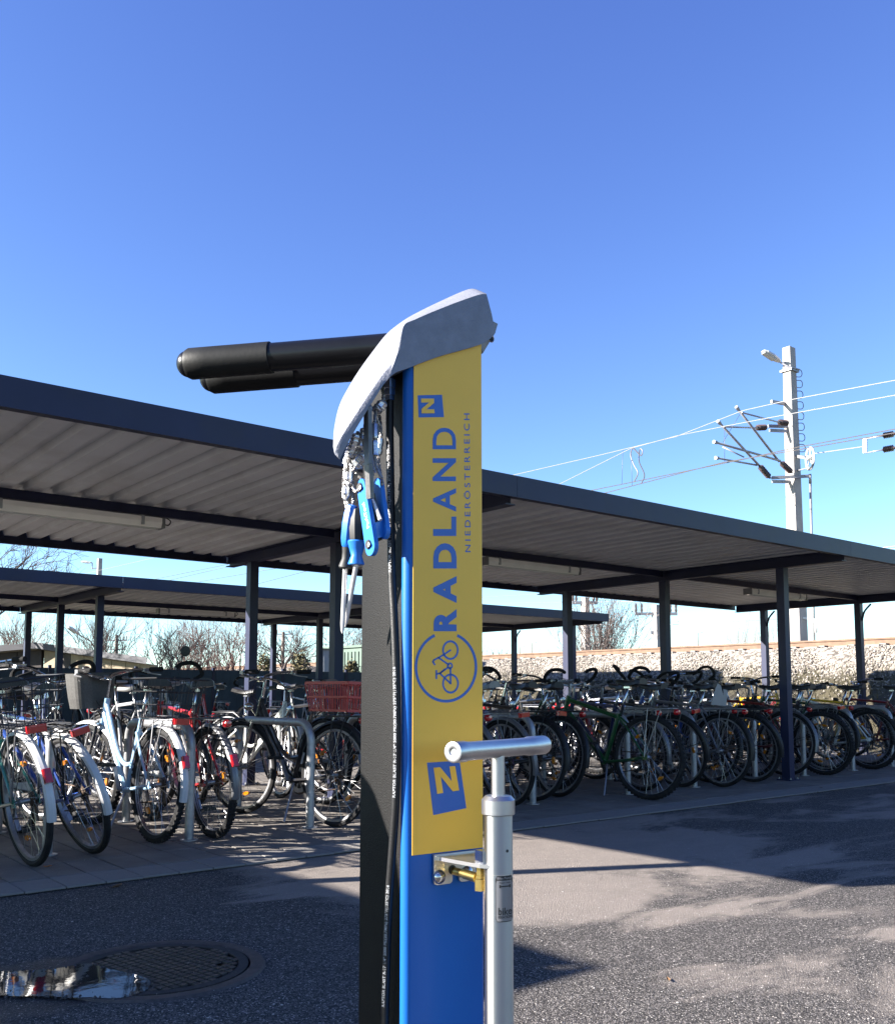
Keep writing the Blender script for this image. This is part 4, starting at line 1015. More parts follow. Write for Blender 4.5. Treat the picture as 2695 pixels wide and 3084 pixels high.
# ================================================================== bicycles
TR, TT = 0.327, 0.019      # tyre ring and tube radius
AX = TR + TT
_bm = {}
def ring(R0, n, z=0.0): return [(R0 * math.cos(2 * math.pi * k / n), 0, R0 * math.sin(2 * math.pi * k / n)) for k in range(n)]
def bmesh_part(name):
    if name in _bm: return _bm[name]
    b = MB()
    if name == 'tyre': b.tube(ring(TR, 48), TT, 8, closed=True)
    elif name == 'tyre_fat':
        b.tube(ring(TR - .006, 48), TT + .006, 8, closed=True)
        for k in range(60):
            a = 2 * math.pi * k / 60; q = Quaternion((0, -1, 0), a).to_matrix()
            for sy in (-1, 1): b.box(q @ Vector((TR + .0165, sy * .012, 0)), (.010, .014, .016), q)
    elif name == 'wheel':
        n = 48; pr = [(-.012, TR - .012), (.012, TR - .012), (.011, TR - .030), (-.011, TR - .030)]
        vs = [(r * math.cos(2 * math.pi * k / n), y, r * math.sin(2 * math.pi * k / n)) for k in range(n) for y, r in pr]
        b.add(vs, [(k * 4 + i, k * 4 + (i + 1) % 4, ((k + 1) % n) * 4 + (i + 1) % 4, ((k + 1) % n) * 4 + i) for k in range(n) for i in range(4)], True)
        b.lathe([(.006, -.06), (.009, -.045), (.024, -.034), (.024, -.030), (.014, -.026), (.014, .026), (.024, .030), (.024, .034), (.009, .045), (.006, .06)], 10, 'Y')
    elif name == 'spokes':
        for k in range(32):
            a = 2 * math.pi * k / 32; sy = 1 if k % 2 else -1; o = .42 if (k // 2) % 2 else -.42
            b.tube([(.022 * math.cos(a + o * 2.2), sy * .031, .022 * math.sin(a + o * 2.2)), ((TR - .026) * math.cos(a), sy * .003, (TR - .026) * math.sin(a))], .0013, 3, cap=False)
    elif name == 'reflector': b.prism([(.013 * math.cos(k * .3927) , -.008, .030 * math.sin(k * .3927)) for k in range(16)], (0, .016, 0))
    elif name == 'frame_diamond' or name == 'frame_mtb':
        st = .80 if name == 'frame_diamond' else .70
        r = .0155 if name == 'frame_diamond' else .019
        sx = .44 - (st - .285) * .32
        b.tube([(.44, 0, .285), (sx, 0, st)], r * .95, 8); b.tube([(sx + .01, 0, st - .03), (.862, 0, .815)], r, 8)
        b.tube([(.44, 0, .285), (.885, 0, .735)], r * 1.15, 8); b.tube([(.900, 0, .690), (.852, 0, .850)], .021, 10)
        for s in (-1, 1):
            b.tube([(.44, s * .022, .285), (.25, s * .045, .305), (0, s * .062, AX)], [.012, .011, .008], 6)
            b.tube([(sx, s * .016, st - .03), (sx * .6, s * .045, (st + AX) / 2 + .05), (0, s * .062, AX)], [.009, .009, .008], 6)
            b.box((0, s * .064, AX), (.045, .006, .045))
        b.tube([(.44, -.036, .285), (.44, .036, .285)], .023, 10)
    elif name == 'frame_step':
        b.tube([(.44, 0, .285), (.285, 0, .745)], .0155, 8)
        b.tube([(.875, 0, .775), (.79, 0, .66), (.50, 0, .32), (.44, 0, .285)], .020, 8)
        b.tube(smooth_path([(.858, 0, .84), (.77, 0, .72), (.62, 0, .52), (.50, 0, .445), (.385, 0, .455)], 5), .0150, 8)
        b.tube([(.900, 0, .690), (.846, 0, .870)], .021, 10)
        for s in (-1, 1):
            b.tube([(.44, s * .022, .285), (.25, s * .045, .305), (0, s * .062, AX)], [.012, .011, .008], 6)
            b.tube([(.315, s * .016, .655), (.17, s * .045, .52), (0, s * .062, AX)], [.009, .009, .008], 6)
            b.box((0, s * .064, AX), (.045, .006, .045))
        b.tube([(.44, -.036, .285), (.44, .036, .285)], .023, 10)
    elif name == 'fork':
        for s in (-1, 1): b.tube(smooth_path([(.905, s * .045, .690), (.945, s * .050, .56), (.995, s * .052, .43), (1.05, s * .052, AX)], 4), [.0135] * 5 + [.011] * 4 + [.009] * 4, 6)
        b.tube([(.905, -.052, .692), (.905, .052, .692)], .016, 8); b.tube([(.900, 0, .690), (.905, 0, .675)], .018, 8)
    elif name == 'seat_post': b.tube([(.290, 0, .68), (.222, 0, .925)], .0128, 8); b.box((.222, 0, .925), (.06, .03, .022))
    elif name in ('saddle', 'saddle_wide'):
        wd = .085 if name == 'saddle' else .108; n = 12; L = .27
        st = []
        for i in range(n + 1):
            t = i / n; x = .335 - L * t
            w = .018 + (wd - .018) * (max(0, (t - .25) / .75) ** 1.4 if t > .25 else 0) + .006 * min(1, t * 6)
            if t > .9: w *= 1 - ((t - .9) / .1) ** 2 * .35
            zt = .985 + .012 * (t ** 2) + .006 * math.cos(6 * t); h = .035 + .02 * t
            st.append((x, w, zt, h))
        vs = []; m = 9
        for (x, w, zt, h) in st:
            for k in range(m):
                a = math.pi * k / (m - 1); vs.append((x, w * math.cos(a), zt - h + h * max(0, math.sin(a)) ** .55))
        b.add(vs, [(i * m + k, i * m + k + 1, (i + 1) * m + k + 1, (i + 1) * m + k) for i in range(n) for k in range(m - 1)] + [tuple(range(m)), tuple(n * m + k for k in reversed(range(m)))] + [(i * m, (i + 1) * m, (i + 1) * m + m - 1, i * m + m - 1) for i in range(n)], True)
        for s in (-1, 1): b.tube([(.32, s * .012, .955), (.26, s * .022, .932), (.17, s * .022, .932), (.085, s * .04, .955)], .0035, 5)
        if name == 'saddle_wide':
            for s in (-1, 1):
                c = [( .10 + .017 * math.cos(k * 1.05), s * .045 + .017 * math.sin(k * 1.05), .93 + .0022 * k) for k in range(18)]; b.tube(c, .0028, 4)
    elif name == 'stem': b.tube([(.852, 0, .85), (.832, 0, .935), (.836, 0, .955)], .0125, 8); b.tube([(.836, 0, .95), (.905, 0, .975)], .014, 8); b.lathe([(.02, -.022), (.02, .022)], 10, 'Y', o=(.905, 0, .975))
    elif name == 'stem_tall': b.tube([(.850, 0, .85), (.815, 0, 1.0)], .0118, 8); b.tube([(.815, 0, .995), (.862, 0, 1.005)], .014, 8); b.lathe([(.018, -.024), (.018, .024)], 10, 'Y', o=(.865, 0, 1.005))
    elif name == 'handlebar_flat': b.tube([(.875, -.30, .985), (.895, -.16, .985), (.905, -.06, .975), (.905, .06, .975), (.895, .16, .985), (.875, .30, .985)], .0115, 8)
    elif name == 'handlebar_swept': b.tube(smooth_path([(.64, -.285, 1.055), (.74, -.28, 1.06), (.86, -.21, 1.055), (.905, -.10, 1.03), (.865, -.03, 1.005), (.865, .03, 1.005), (.905, .10, 1.03), (.86, .21, 1.055), (.74, .28, 1.06), (.64, .285, 1.055)], 5), .011, 8)
    elif name == 'handlebar_loop':
        h = [(.905, .03, .975), (.915, .12, .985), (.94, .22, 1.0), (.93, .285, 1.035), (.87, .29, 1.095), (.82, .255, 1.13), (.80, .18, 1.13), (.815, .11, 1.10)]
        b.tube(smooth_path([(p[0], -p[1], p[2]) for p in reversed(h)] + h, 5), .0115, 8)
    elif name.startswith('loop_grip'):
        h = [(.935, .20, .995), (.94, .235, 1.004), (.93, .285, 1.035), (.87, .29, 1.095), (.82, .255, 1.13), (.80, .18, 1.13), (.812, .12, 1.104)]
        for s in ((-1,) if name.endswith('r') else (1,)): b.tube(smooth_path([(p[0], s * p[1], p[2]) for p in h], 5), .0175, 8)
    elif name == 'grip_flat':
        b.lathe([(.012, 0), (.0165, .004), (.016, .06), (.0175, .115), (.015, .125)], 10, 'Y', o=(0, 0, 0))
    elif name.startswith('brake_flat'):
        for s in ((-1,) if name.endswith('r') else (1,)): b.box((.90, s * .165, .983), (.035, .03, .024)); b.tube([(.915, s * .165, .98), (.945, s * .19, .972), (.94, s * .27, .966)], [.006, .0055, .005], 6)
    elif name.startswith('brake_swept'):
        for s in ((-1,) if name.endswith('r') else (1,)): b.box((.79, s * .265, 1.056), (.03, .03, .024)); b.tube([(.80, s * .27, 1.045), (.77, s * .31, 1.03), (.68, s * .315, 1.02)], [.006, .0055, .005], 6)
    elif name == 'cables':
        for s, e in ((-1, (.85, -.02, .80)), (1, (.86, .02, .78)), (-1, (.90, .0, .70))): b.tube(smooth_path([(.92, s * .16, .985), (1.0, s * .12, 1.0), (.985, s * .03, .90), e], 6), .0025, 4)
    elif name == 'crankset':
        n = 36; vs = [];
        for k in range(n):
            a = 2 * math.pi * k / n
            for r_, y in ((.060, -.046), (.090 + .004 * (k % 2), -.046), (.090 + .004 * (k % 2), -.050), (.060, -.050)): vs.append((.44 + r_ * math.cos(a), y, .285 + r_ * math.sin(a)))
        b.add(vs, [(k * 4 + i, k * 4 + (i + 1) % 4, ((k + 1) % n) * 4 + (i + 1) % 4, ((k + 1) % n) * 4 + i) for k in range(n) for i in range(4)])
        for k in range(5): a = k * 1.2566; b.bar((.44, -.048, .285), (.44 + .066 * math.cos(a), -.048, .285 + .066 * math.sin(a)), .012, .005, (0, 1, 0))
        b.bar((.44, -.062, .285), (.37, -.072, .13), .012, .024, (0, 1, 0)); b.bar((.44, .056, .285), (.51, .066, .44), .012, .024, (0, 1, 0)); b.tube([(.44, -.066, .285), (.44, .06, .285)], .010, 8)
    elif name == 'cassette':
        b.lathe([(.020, -.040), (.045, -.037), (.044, -.034), (.036, -.030), (.035, -.027), (.028, -.023), (.020, -.020)], 20, 'Y')
    elif name == 'pedal': b.box((0, .045, 0), (.062, .085, .006)); b.box((.034, .045, 0), (.008, .09, .022)); b.box((-.034, .045, 0), (.008, .09, .022)); b.tube([(0, 0, 0), (0, .09, 0)], .007, 6)
    elif name == 'chain':
        R1, R2 = .092, .038; P0, P1 = Vector((.44, -.048, .285)), Vector((0, -.034, AX))
        b.tube([P0 + Vector((0, 0, R1)), P1 + Vector((0, 0, R2))], .0042, 4); b.tube([P0 + Vector((0, 0, -R1)), P1 + Vector((.03, 0, -.10)), P1 + Vector((-.012, 0, -.085)), P1 + Vector((.02, 0, -.04))], .0042, 4)
        b.box((.005, -.05, AX - .06), (.016, .016, .11))
    elif name == 'chain_guard':
        b.bar((.44, -.056, .375), (.06, -.056, .405), .008, .045, (0, 0, 1)); b.lathe([(.105, -.003), (.105, .003)], 24, 'Y', o=(.44, -.056, .285))
    elif name.startswith('mudguard'):
        front = 'front' in name
        a0, a1 = (R(-12), R(158)) if not front else (R(30), R(208))
        rg, w, n = AX + .016, .0255, 26; pr = [(-w, -.012), (-w * .7, .004), (0, .011), (w * .7, .004), (w, -.012), (w * .68, .000), (0, .007), (-w * .68, .000)]
        vs = []
        for i in range(n + 1):
            a = (a0 + (a1 - a0) * i / n) if not front else (a0 + (a1 - a0) * i / n)
            for y, d in pr: vs.append((-(rg + d) * math.cos(a) if not front else (rg + d) * math.cos(a) * -1, y, (rg + d) * math.sin(a)))
        m = len(pr)
        b.add(vs, [(i * m + k, i * m + (k + 1) % m, (i + 1) * m + (k + 1) % m, (i + 1) * m + k) for i in range(n) for k in range(m)] + [tuple(range(m)), tuple(n * m + k for k in reversed(range(m)))], True)
    elif name.startswith('stays'):
        for s in (-1, 1):
            b.tube([(0, s * .066, 0), (-.36 * math.cos(R(18)), s * .032, .36 * math.sin(R(18)))], .0022, 4)
            if 'rear' in name: b.tube([(0, s * .066, 0), (-.36 * math.cos(R(58)), s * .032, .36 * math.sin(R(58)))], .0022, 4)
    elif name == 'luggage_rack':
        z = .745
        for s in (-1, 1):
            b.tube([(.24, s * .03, .70), (.16, s * .062, z), (-.20, s * .062, z), (-.245, s * .04, z + .004)], .005, 6)
            b.tube([(-.02, s * .062, z), (0, s * .072, AX)], .0042, 5); b.tube([(-.15, s * .062, z), (0, s * .072, AX)], .0042, 5)
        b.tube([(-.245, -.04, z + .004), (-.245, .04, z + .004)], .005, 6)
        for x in (.14, .04, -.06, -.16): b.tube([(x, -.062, z), (x, .062, z)], .004, 5)
        b.tube([(.16, 0, z + .002), (-.22, 0, z + .002)], .004, 5)
        b.tube([(.13, -.03, z + .02), (-.15, -.035, z + .022), (-.17, 0, z + .022), (-.15, .035, z + .022), (.13, .03, z + .02)], .0035, 5)
    elif name == 'rear_light': b.box((-.262, 0, .735), (.028, .096, .038)); b.box((-.279, 0, .735), (.008, .085, .029))
    elif name == 'guard_reflector': b.box((0, 0, 0), (.024, .038, .074)); b.box((-.012, 0, .020), (.010, .031, .027)); b.box((-.012, 0, -.015), (.010, .031, .030))
    elif name == 'round_light': b.lathe([(.0, -.02), (.018, -.018), (.026, -.004), (.026, .02)], 12, 'X', o=(-.265, 0, .72))
    elif name == 'headlight': b.lathe([(.012, -.04), (.028, -.02), (.032, .014), (.030, .018), (.0, .022)], 14, 'X', o=(.985, 0, .80)); b.bar((.90, 0, .72), (.97, 0, .80), .014, .005)
    elif name == 'wire_basket':
        L, W, H_ = .40, .34, .24; z0 = .755; cx_ = -.06
        def rect(f, z): return [(cx_ - L / 2 * f, -W / 2 * f, z), (cx_ + L / 2 * f, -W / 2 * f, z), (cx_ + L / 2 * f, W / 2 * f, z), (cx_ - L / 2 * f, W / 2 * f, z)]
        for i, z in enumerate((0, .078, .156, .234)):
            f = .80 + .20 * z / .234; b.tube(rect(f, z0 + z), .0046 if i == 3 else .0030, 4, closed=True, smooth=False)
        for side in range(4):
            n_ = 9 if side % 2 == 0 else 7
            lo, hi = rect(.80, z0), rect(1, z0 + .234); a, c, d, e = Vector(lo[side]), Vector(lo[(side + 1) % 4]), Vector(hi[side]), Vector(hi[(side + 1) % 4])
            for k in range(n_): t = (k + .5) / n_; b.tube([a.lerp(c, t), d.lerp(e, t)], .0026, 3, cap=False)
        for k in range(7): y = -W * .42 + W * .84 * (k + .5) / 7; b.tube([(cx_ - L * .42, y, z0), (cx_ + L * .42, y, z0)], .0018, 3, cap=False)
        for k in range(8): x = cx_ - L * .42 + L * .84 * (k + .5) / 8; b.tube([(x, -W * .42, z0), (x, W * .42, z0)], .0018, 3, cap=False)
    elif name == 'crate':
        L, W, H_ = .44, .36, .20; z0 = .775; cx_ = -.08
        def rc(f, z): return [Vector((cx_ - L / 2 * f, -W / 2 * f, z)), Vector((cx_ + L / 2 * f, -W / 2 * f, z)), Vector((cx_ + L / 2 * f, W / 2 * f, z)), Vector((cx_ - L / 2 * f, W / 2 * f, z))]
        for z, h in ((.008, .016), (.098, .014), (.192, .018)):
            f = .86 + .14 * z / .2; q = rc(f, z0 + z)
            for i in range(4): b.bar(q[i], q[(i + 1) % 4], .008, h)
        for i in range(4):
            n_ = 17 if i % 2 == 0 else 12; lo, hi = rc(.862, z0 + .01), rc(1, z0 + .19)
            nrm = (lo[(i + 1) % 4] - lo[i]).normalized()
            for k in range(n_ + 1): t = k / n_; b.bar(lo[i].lerp(lo[(i + 1) % 4], t), hi[i].lerp(hi[(i + 1) % 4], t), .005, .007, nrm)
        for k in range(9): y = -W * .43 + W * .86 * k / 8; b.bar((cx_ - L * .43, y, z0 + .004), (cx_ + L * .43, y, z0 + .004), .014, .005)
    elif name == 'front_basket':
        n, t_ = 28, .004; vs = []
        def pt(k, f, z):
            a = 2 * math.pi * k / n; ex = 3.2; c, s_ = math.cos(a), math.sin(a)
            return (1.035 + .115 * f * math.copysign(abs(c) ** (2 / ex), c), .165 * f * math.copysign(abs(s_) ** (2 / ex), s_), z)
        for f, z in ((.80, .80), (.88, .87), (.95, .96), (1.0, 1.04), (1.03, 1.045), (.985, 1.04), (.93, .96), (.86, .87), (.78, .806)): vs += [pt(k, f, z) for k in range(n)]
        b.add(vs, [(i * n + k, i * n + (k + 1) % n, (i + 1) * n + (k + 1) % n, (i + 1) * n + k) for i in range(8) for k in range(n)] + [tuple(range(n)), tuple(8 * n + k for k in range(n))])
    elif name == 'cable_lock': b.tube(smooth_path([(.30, .03, .72), (.22, .07, .66), (.16, .06, .52), (.24, .05, .44), (.34, .04, .52), (.35, .0, .64), (.30, -.035, .72), (.30, .03, .72)], 6), .008, 7)
    elif name == 'kickstand': b.tube([(.40, .03, .27), (.36, .10, .14), (.335, .155, .012)], .008, 6)
    elif name == 'mirror': b.tube([(.69, .30, 1.06), (.70, .33, 1.16), (.66, .36, 1.20)], .004, 5); b.lathe([(.0, -.012), (.035, -.008), (.045, .004), (.044, .008), (0, .010)], 16, 'X', o=(.66, .37, 1.225))
    elif name == 'bell': b.lathe([(.028, 0), (.026, .012), (.016, .022), (0, .026)], 14, o=(.80, .20, 1.066))
    elif name == 'bottle_cage': b.tube([(.53, .03, .40), (.63, .03, .50), (.60, .03, .53), (.50, .03, .43)], .003, 4, closed=True); b.tube([(.53, -.03, .40), (.63, -.03, .50), (.60, -.03, .53), (.50, -.03, .43)], .003, 4, closed=True); b.tube([(.53, .03, .40), (.515, 0, .375), (.53, -.03, .40)], .003, 4)
    elif name == 'saddle_cover': b.lathe([(.02, .045), (.09, .03), (.115, -.03), (.12, -.075), (.10, -.12)], 12, o=(.20, 0, .985))
    elif name == 'bag': b.box((.27, 0, .90), (.0, .0, .0))
    me = b.mesh(name)
    clean(me)
    _bm[name] = me; return me
_sm = {}
def part(name, mesh, m, parent, loc=(0, 0, 0), rot=None, mtx=None):
    k = (mesh, m.name)
    if k not in _sm:
        me = bmesh_part(mesh).copy(); me.materials.clear(); me.materials.append(m); me.name = name; _sm[k] = me
    o = bpy.data.objects.new(name, _sm[k]); col.objects.link(o); o.parent = parent
    m4 = Matrix.Translation(loc)
    if rot: m4 = m4 @ rot
    if mtx is not None: m4 = mtx @ m4
    o.matrix_basis = m4
    return o
brnd = random.Random(21)
def bicycle(x, y, c, label, kind='diamond', bar='flat', head=0.0, lean=0.0, steer=0.0, guards='black', rack_=True, basket=None, front=None, light='wide', saddle='saddle', fat=False, reflect=True, flip=False, extra=(), rim='dull_alu', sz=1.0, far=False, guardref=False, lock=False, saddle_m='saddle'):
    """x, y: where the rear wheel stands; front wheel away from the camera unless flip"""
    t = thing('bicycle', label, 'bicycle', (x, y, 0), 0, 'bicycles parked at the racks')
    t.rotation_euler = (R(lean), 0, R((90 if not flip else -90) + head))
    t.scale = (sz, sz, sz)
    P = paint(c)
    axis = Vector((-.288, 0, .958)); piv = Vector((.90, 0, .690))
    S = Matrix.Translation(piv) @ Matrix.Rotation(R(steer), 4, axis) @ Matrix.Translation(-piv)
    part('frame', 'frame_' + kind, P, t)
    part('fork', 'fork', P if brnd.random() > .3 else M['chrome'], t, mtx=S)
    gm = {'black': M['black_plastic'], 'white': M['white_plastic'], 'grey': M['grey_plastic'], 'chrome': M['chrome'], 'body': P}.get(guards)
    for fr, loc, mt in ((0, (0, 0, AX), None), (1, (1.05, 0, AX), S)):
        a = brnd.uniform(0, 6.28)
        w = part('wheel', 'wheel', M[rim], t, loc, Matrix.Rotation(a, 4, 'Y'), mt)
        part('tyre', 'tyre_fat' if fat else 'tyre', M['rubber'], w)
        tag(part('spokes', 'spokes', M['spoke'] if not far else M['dull_alu'], w), kind='stuff')
        if not fr: part('cassette', 'cassette', M['rust'], w)
        if reflect:
            for k in (0, 1):
                q = a + 3.14159 * k + .5; part('reflector', 'reflector', M['orange_lens'], w, (.20 * math.cos(3.14159 * k + .5), 0, .20 * math.sin(3.14159 * k + .5)), Matrix.Rotation(-(3.14159 * k + .5), 4, 'Y'))
        if gm:
            g = part('mudguard', 'mudguard_front' if fr else 'mudguard_rear', gm, t, loc, None, mt)
            part('stay', 'stays_front' if fr else 'stays_rear', M['wire'], g)
            if not fr and guardref:
                ag = R(24); part('reflector', 'guard_reflector', M['red_lens'], g, (-(AX + .034) * math.cos(ag), 0, (AX + .034) * math.sin(ag)), Matrix.Rotation(R(22), 4, 'Y'))
    part('seat_post', 'seat_post', M['chrome'], t); part('saddle', saddle, M[saddle_m], t)
    tall = bar == 'swept'
    part('stem', 'stem_tall' if tall else 'stem', M['chrome'] if tall else M['dull_alu'], t, mtx=S)
    hb = part('handlebar', 'handlebar_' + bar, M['chrome'] if tall else M['dull_alu'], t, mtx=S)
    if bar == 'loop': [part('grip', 'loop_grip' + q, M['grip'], hb) for q in ('_l', '_r')]
    elif bar == 'flat':
        for s in (-1, 1): part('grip', 'grip_flat', M['grip'], hb, (.885, s * .18 if s > 0 else -.305, .985), Matrix.Rotation(R(8 * -s), 4, 'Z'))
    else:
        for s in (-1, 1): part('grip', 'grip_flat', M['grip'], hb, (.75, s * .281, 1.06), Matrix.Rotation(R(90), 4, 'Z'))
    for q in ('_l', '_r'): part('brake_lever', ('brake_swept' if tall else 'brake_flat') + q, M['dull_alu'], hb)
    part('cables', 'cables', M['wire'], t, mtx=S)
    ck = part('crankset', 'crankset', M['dull_alu'] if not kind == 'mtb' else M['wire'], t)
    part('pedal', 'pedal', M['black_plastic'], ck, (.37, -.17, .13)); part('pedal', 'pedal', M['black_plastic'], ck, (.51, .07, .44))
    part('chain', 'chain', M['rust'], t)
    if kind == 'step': part('chain_guard', 'chain_guard', M['black_plastic'] if guards != 'white' else M['white_plastic'], t)
    if rack_:
        rk = part('luggage_rack', 'luggage_rack', M['dull_alu'] if brnd.random() > .4 else M['wire'], t)
        if light == 'wide': part('rear_light', 'rear_light', M['red_lens'], rk)
        elif light == 'round': part('rear_light', 'round_light', M['red_lens'], rk)
    if basket == 'wire': tag(part('basket', 'wire_basket', M['wire'], t))
    elif basket == 'crate': part('crate', 'crate', M['red_plastic'], t)
    if front: part('front_basket', 'front_basket', M['weave'], t, mtx=S)
    if guards: part('headlight', 'headlight', M['chrome'] if brnd.random() > .5 else M['black_plastic'], t, mtx=S)
    if lock: part('cable_lock', 'cable_lock', M['wire'] if brnd.random() > .3 else paint(BLU), t)
    for e in extra:
        part(e, e, M[{'kickstand': 'dull_alu', 'mirror': 'black_plastic', 'bell': 'chrome', 'bottle_cage': 'chrome', 'saddle_cover': 'black_plastic'}[e]], t, mtx=S if e in ('mirror', 'bell') else None)
    return t
BLK, GRY, SIL = (.016, .016, .018), (.12, .12, .13), (.38, .38, .40)
RED, DRD, BLU, NAV, LBL = (.36, .012, .015), (.14, .012, .014), (.02, .06, .26), (.015, .022, .07), (.27, .43, .60)
GRN, DGN, TEA, WHT, YEL, PUR = (.006, .060, .016), (.012, .05, .022), (.015, .15, .12), (.62, .64, .60), (.55, .34, .015), (.08, .02, .10)
# ---- front row, rear wheels towards the camera
bicycle(0.93, 5.50, BLU, 'dark blue bicycle cut by the left edge of the picture', 'diamond', 'flat', 3, -5, 8, 'grey', fat=True)
bicycle(1.50, 5.30, TEA, 'teal bicycle with white mudguards, wide rear light and black wire basket at far left', 'step', 'swept', 4, -8, 12, 'white', basket='wire', saddle='saddle_wide', guardref=True)
bicycle(1.88, 5.50, BLU, 'blue bicycle with white mudguards leaning strongly against its neighbour at left', 'diamond', 'flat', 6, -17, 6, 'white')
bicycle(2.30, 5.65, LBL, 'pale blue step through bicycle with grey front basket and wire rear basket', 'step', 'swept', 3, 2, 14, 'white', basket='wire', front='weave', saddle='saddle_wide', fat=True, guardref=True, extra=('bell', 'kickstand'))
bicycle(2.66, 5.60, RED, 'red bicycle with brown grey mudguards right of the pale blue one', 'diamond', 'flat', -2, -3, -8, 'grey', fat=True, guardref=True, light='round')
bicycle(3.50, 5.53, BLK, 'black city bicycle with red plastic crate behind the clear hoop rack', 'step', 'swept', 9, 2, 10, 'black', basket='crate', saddle='saddle_wide', saddle_m='brown_leather', light='round', extra=('kickstand',))
bicycle(4.15, 5.62, GRY, 'grey bicycle mostly hidden behind the repair stand', 'diamond', 'flat', 2, 4, 5, 'black')
bicycle(4.70, 5.50, NAV, 'navy blue bicycle hidden behind the right edge of the repair stand', 'step', 'swept', 0, -4, 5, 'grey', light='round')
bicycle(5.20, 5.62, PUR, 'dark bicycle with grey mudguards and pale saddle just right of the pump', 'diamond', 'flat', -2, -5, -12, 'grey', saddle_m='grey_plastic')
bicycle(5.60, 5.75, BLK, 'black bicycle with red rear light between the pump and the green bicycle', 'diamond', 'loop', 4, 5, 12, 'black', light='wide', lock=True)
bicycle(6.42, 5.20, GRN, 'dark green mountain bicycle standing nearest right of the pump', 'mtb', 'flat', 5, 3, 14, None, rack_=True, light='round', fat=True, extra=('bottle_cage', 'kickstand'), sz=1.03)
bicycle(6.95, 5.70, NAV, 'navy bicycle with grey mudguards behind the green mountain bicycle', 'diamond', 'loop', -4, -4, -10, 'grey', light='round')
bicycle(7.50, 5.70, BLK, 'black bicycle with square red light right of the green mountain bicycle', 'diamond', 'flat', 2, -7, 8, 'black', light='wide', lock=True)
bicycle(7.82, 5.45, GRY, 'dark grey bicycle with long black mudguard left of the front shelter post', 'diamond', 'loop', -3, 3, -12, 'black', light='round')
bicycle(8.48, 5.55, BLK, 'black step through bicycle leaning close to the front shelter post', 'step', 'swept', 5, -7, 16, 'black', light='round', lock=True)
bicycle(9.38, 5.72, DRD, 'dark red bicycle with grey mudguard just right of the front shelter post', 'diamond', 'flat', 2, 6, 6, 'grey', light='round')
bicycle(10.15, 5.70, BLK, 'black step through bicycle left of the white framed bicycle', 'step', 'swept', -3, -4, 9, 'black')
bicycle(10.93, 5.55, WHT, 'white framed mountain bicycle without mudguards near the right edge', 'mtb', 'flat', 3, 3, 12, None, rack_=False, fat=True)
bicycle(11.45, 5.85, YEL, 'yellow bicycle behind the white framed one', 'diamond', 'flat', -3, -4, 10, 'black', rack_=False)
bicycle(12.05, 5.6, DRD, 'dark red bicycle cut by the right edge of the picture', 'diamond', 'flat', 2, 3, -6, 'black')
bicycle(12.7, 5.7, NAV, 'navy bicycle at the right end of the front row', 'step', 'swept', 0, -3, 6, 'black')
bicycle(5.98, 5.85, BLK, 'black step through bicycle squeezed behind the front wheel of the green one', 'step', 'swept', -4, 6, -9, 'black', light='round')
bicycle(8.10, 5.80, BLU, 'blue bicycle between two dark ones left of the front shelter post', 'step', 'swept', 4, 7, 12, 'black', light='round', lock=True)
bicycle(9.02, 5.90, GRY, 'grey bicycle partly hidden by the front shelter post', 'diamond', 'loop', -3, -6, -14, 'black', light='round')
bicycle(9.80, 5.50, BLK, 'black mountain bicycle second right of the front shelter post', 'mtb', 'flat', 4, -5, 9, None, rack_=False, fat=True)
bicycle(10.52, 5.85, DGN, 'dark green bicycle just left of the white framed one', 'diamond', 'flat', 3, 5, -9, 'black', light='round')
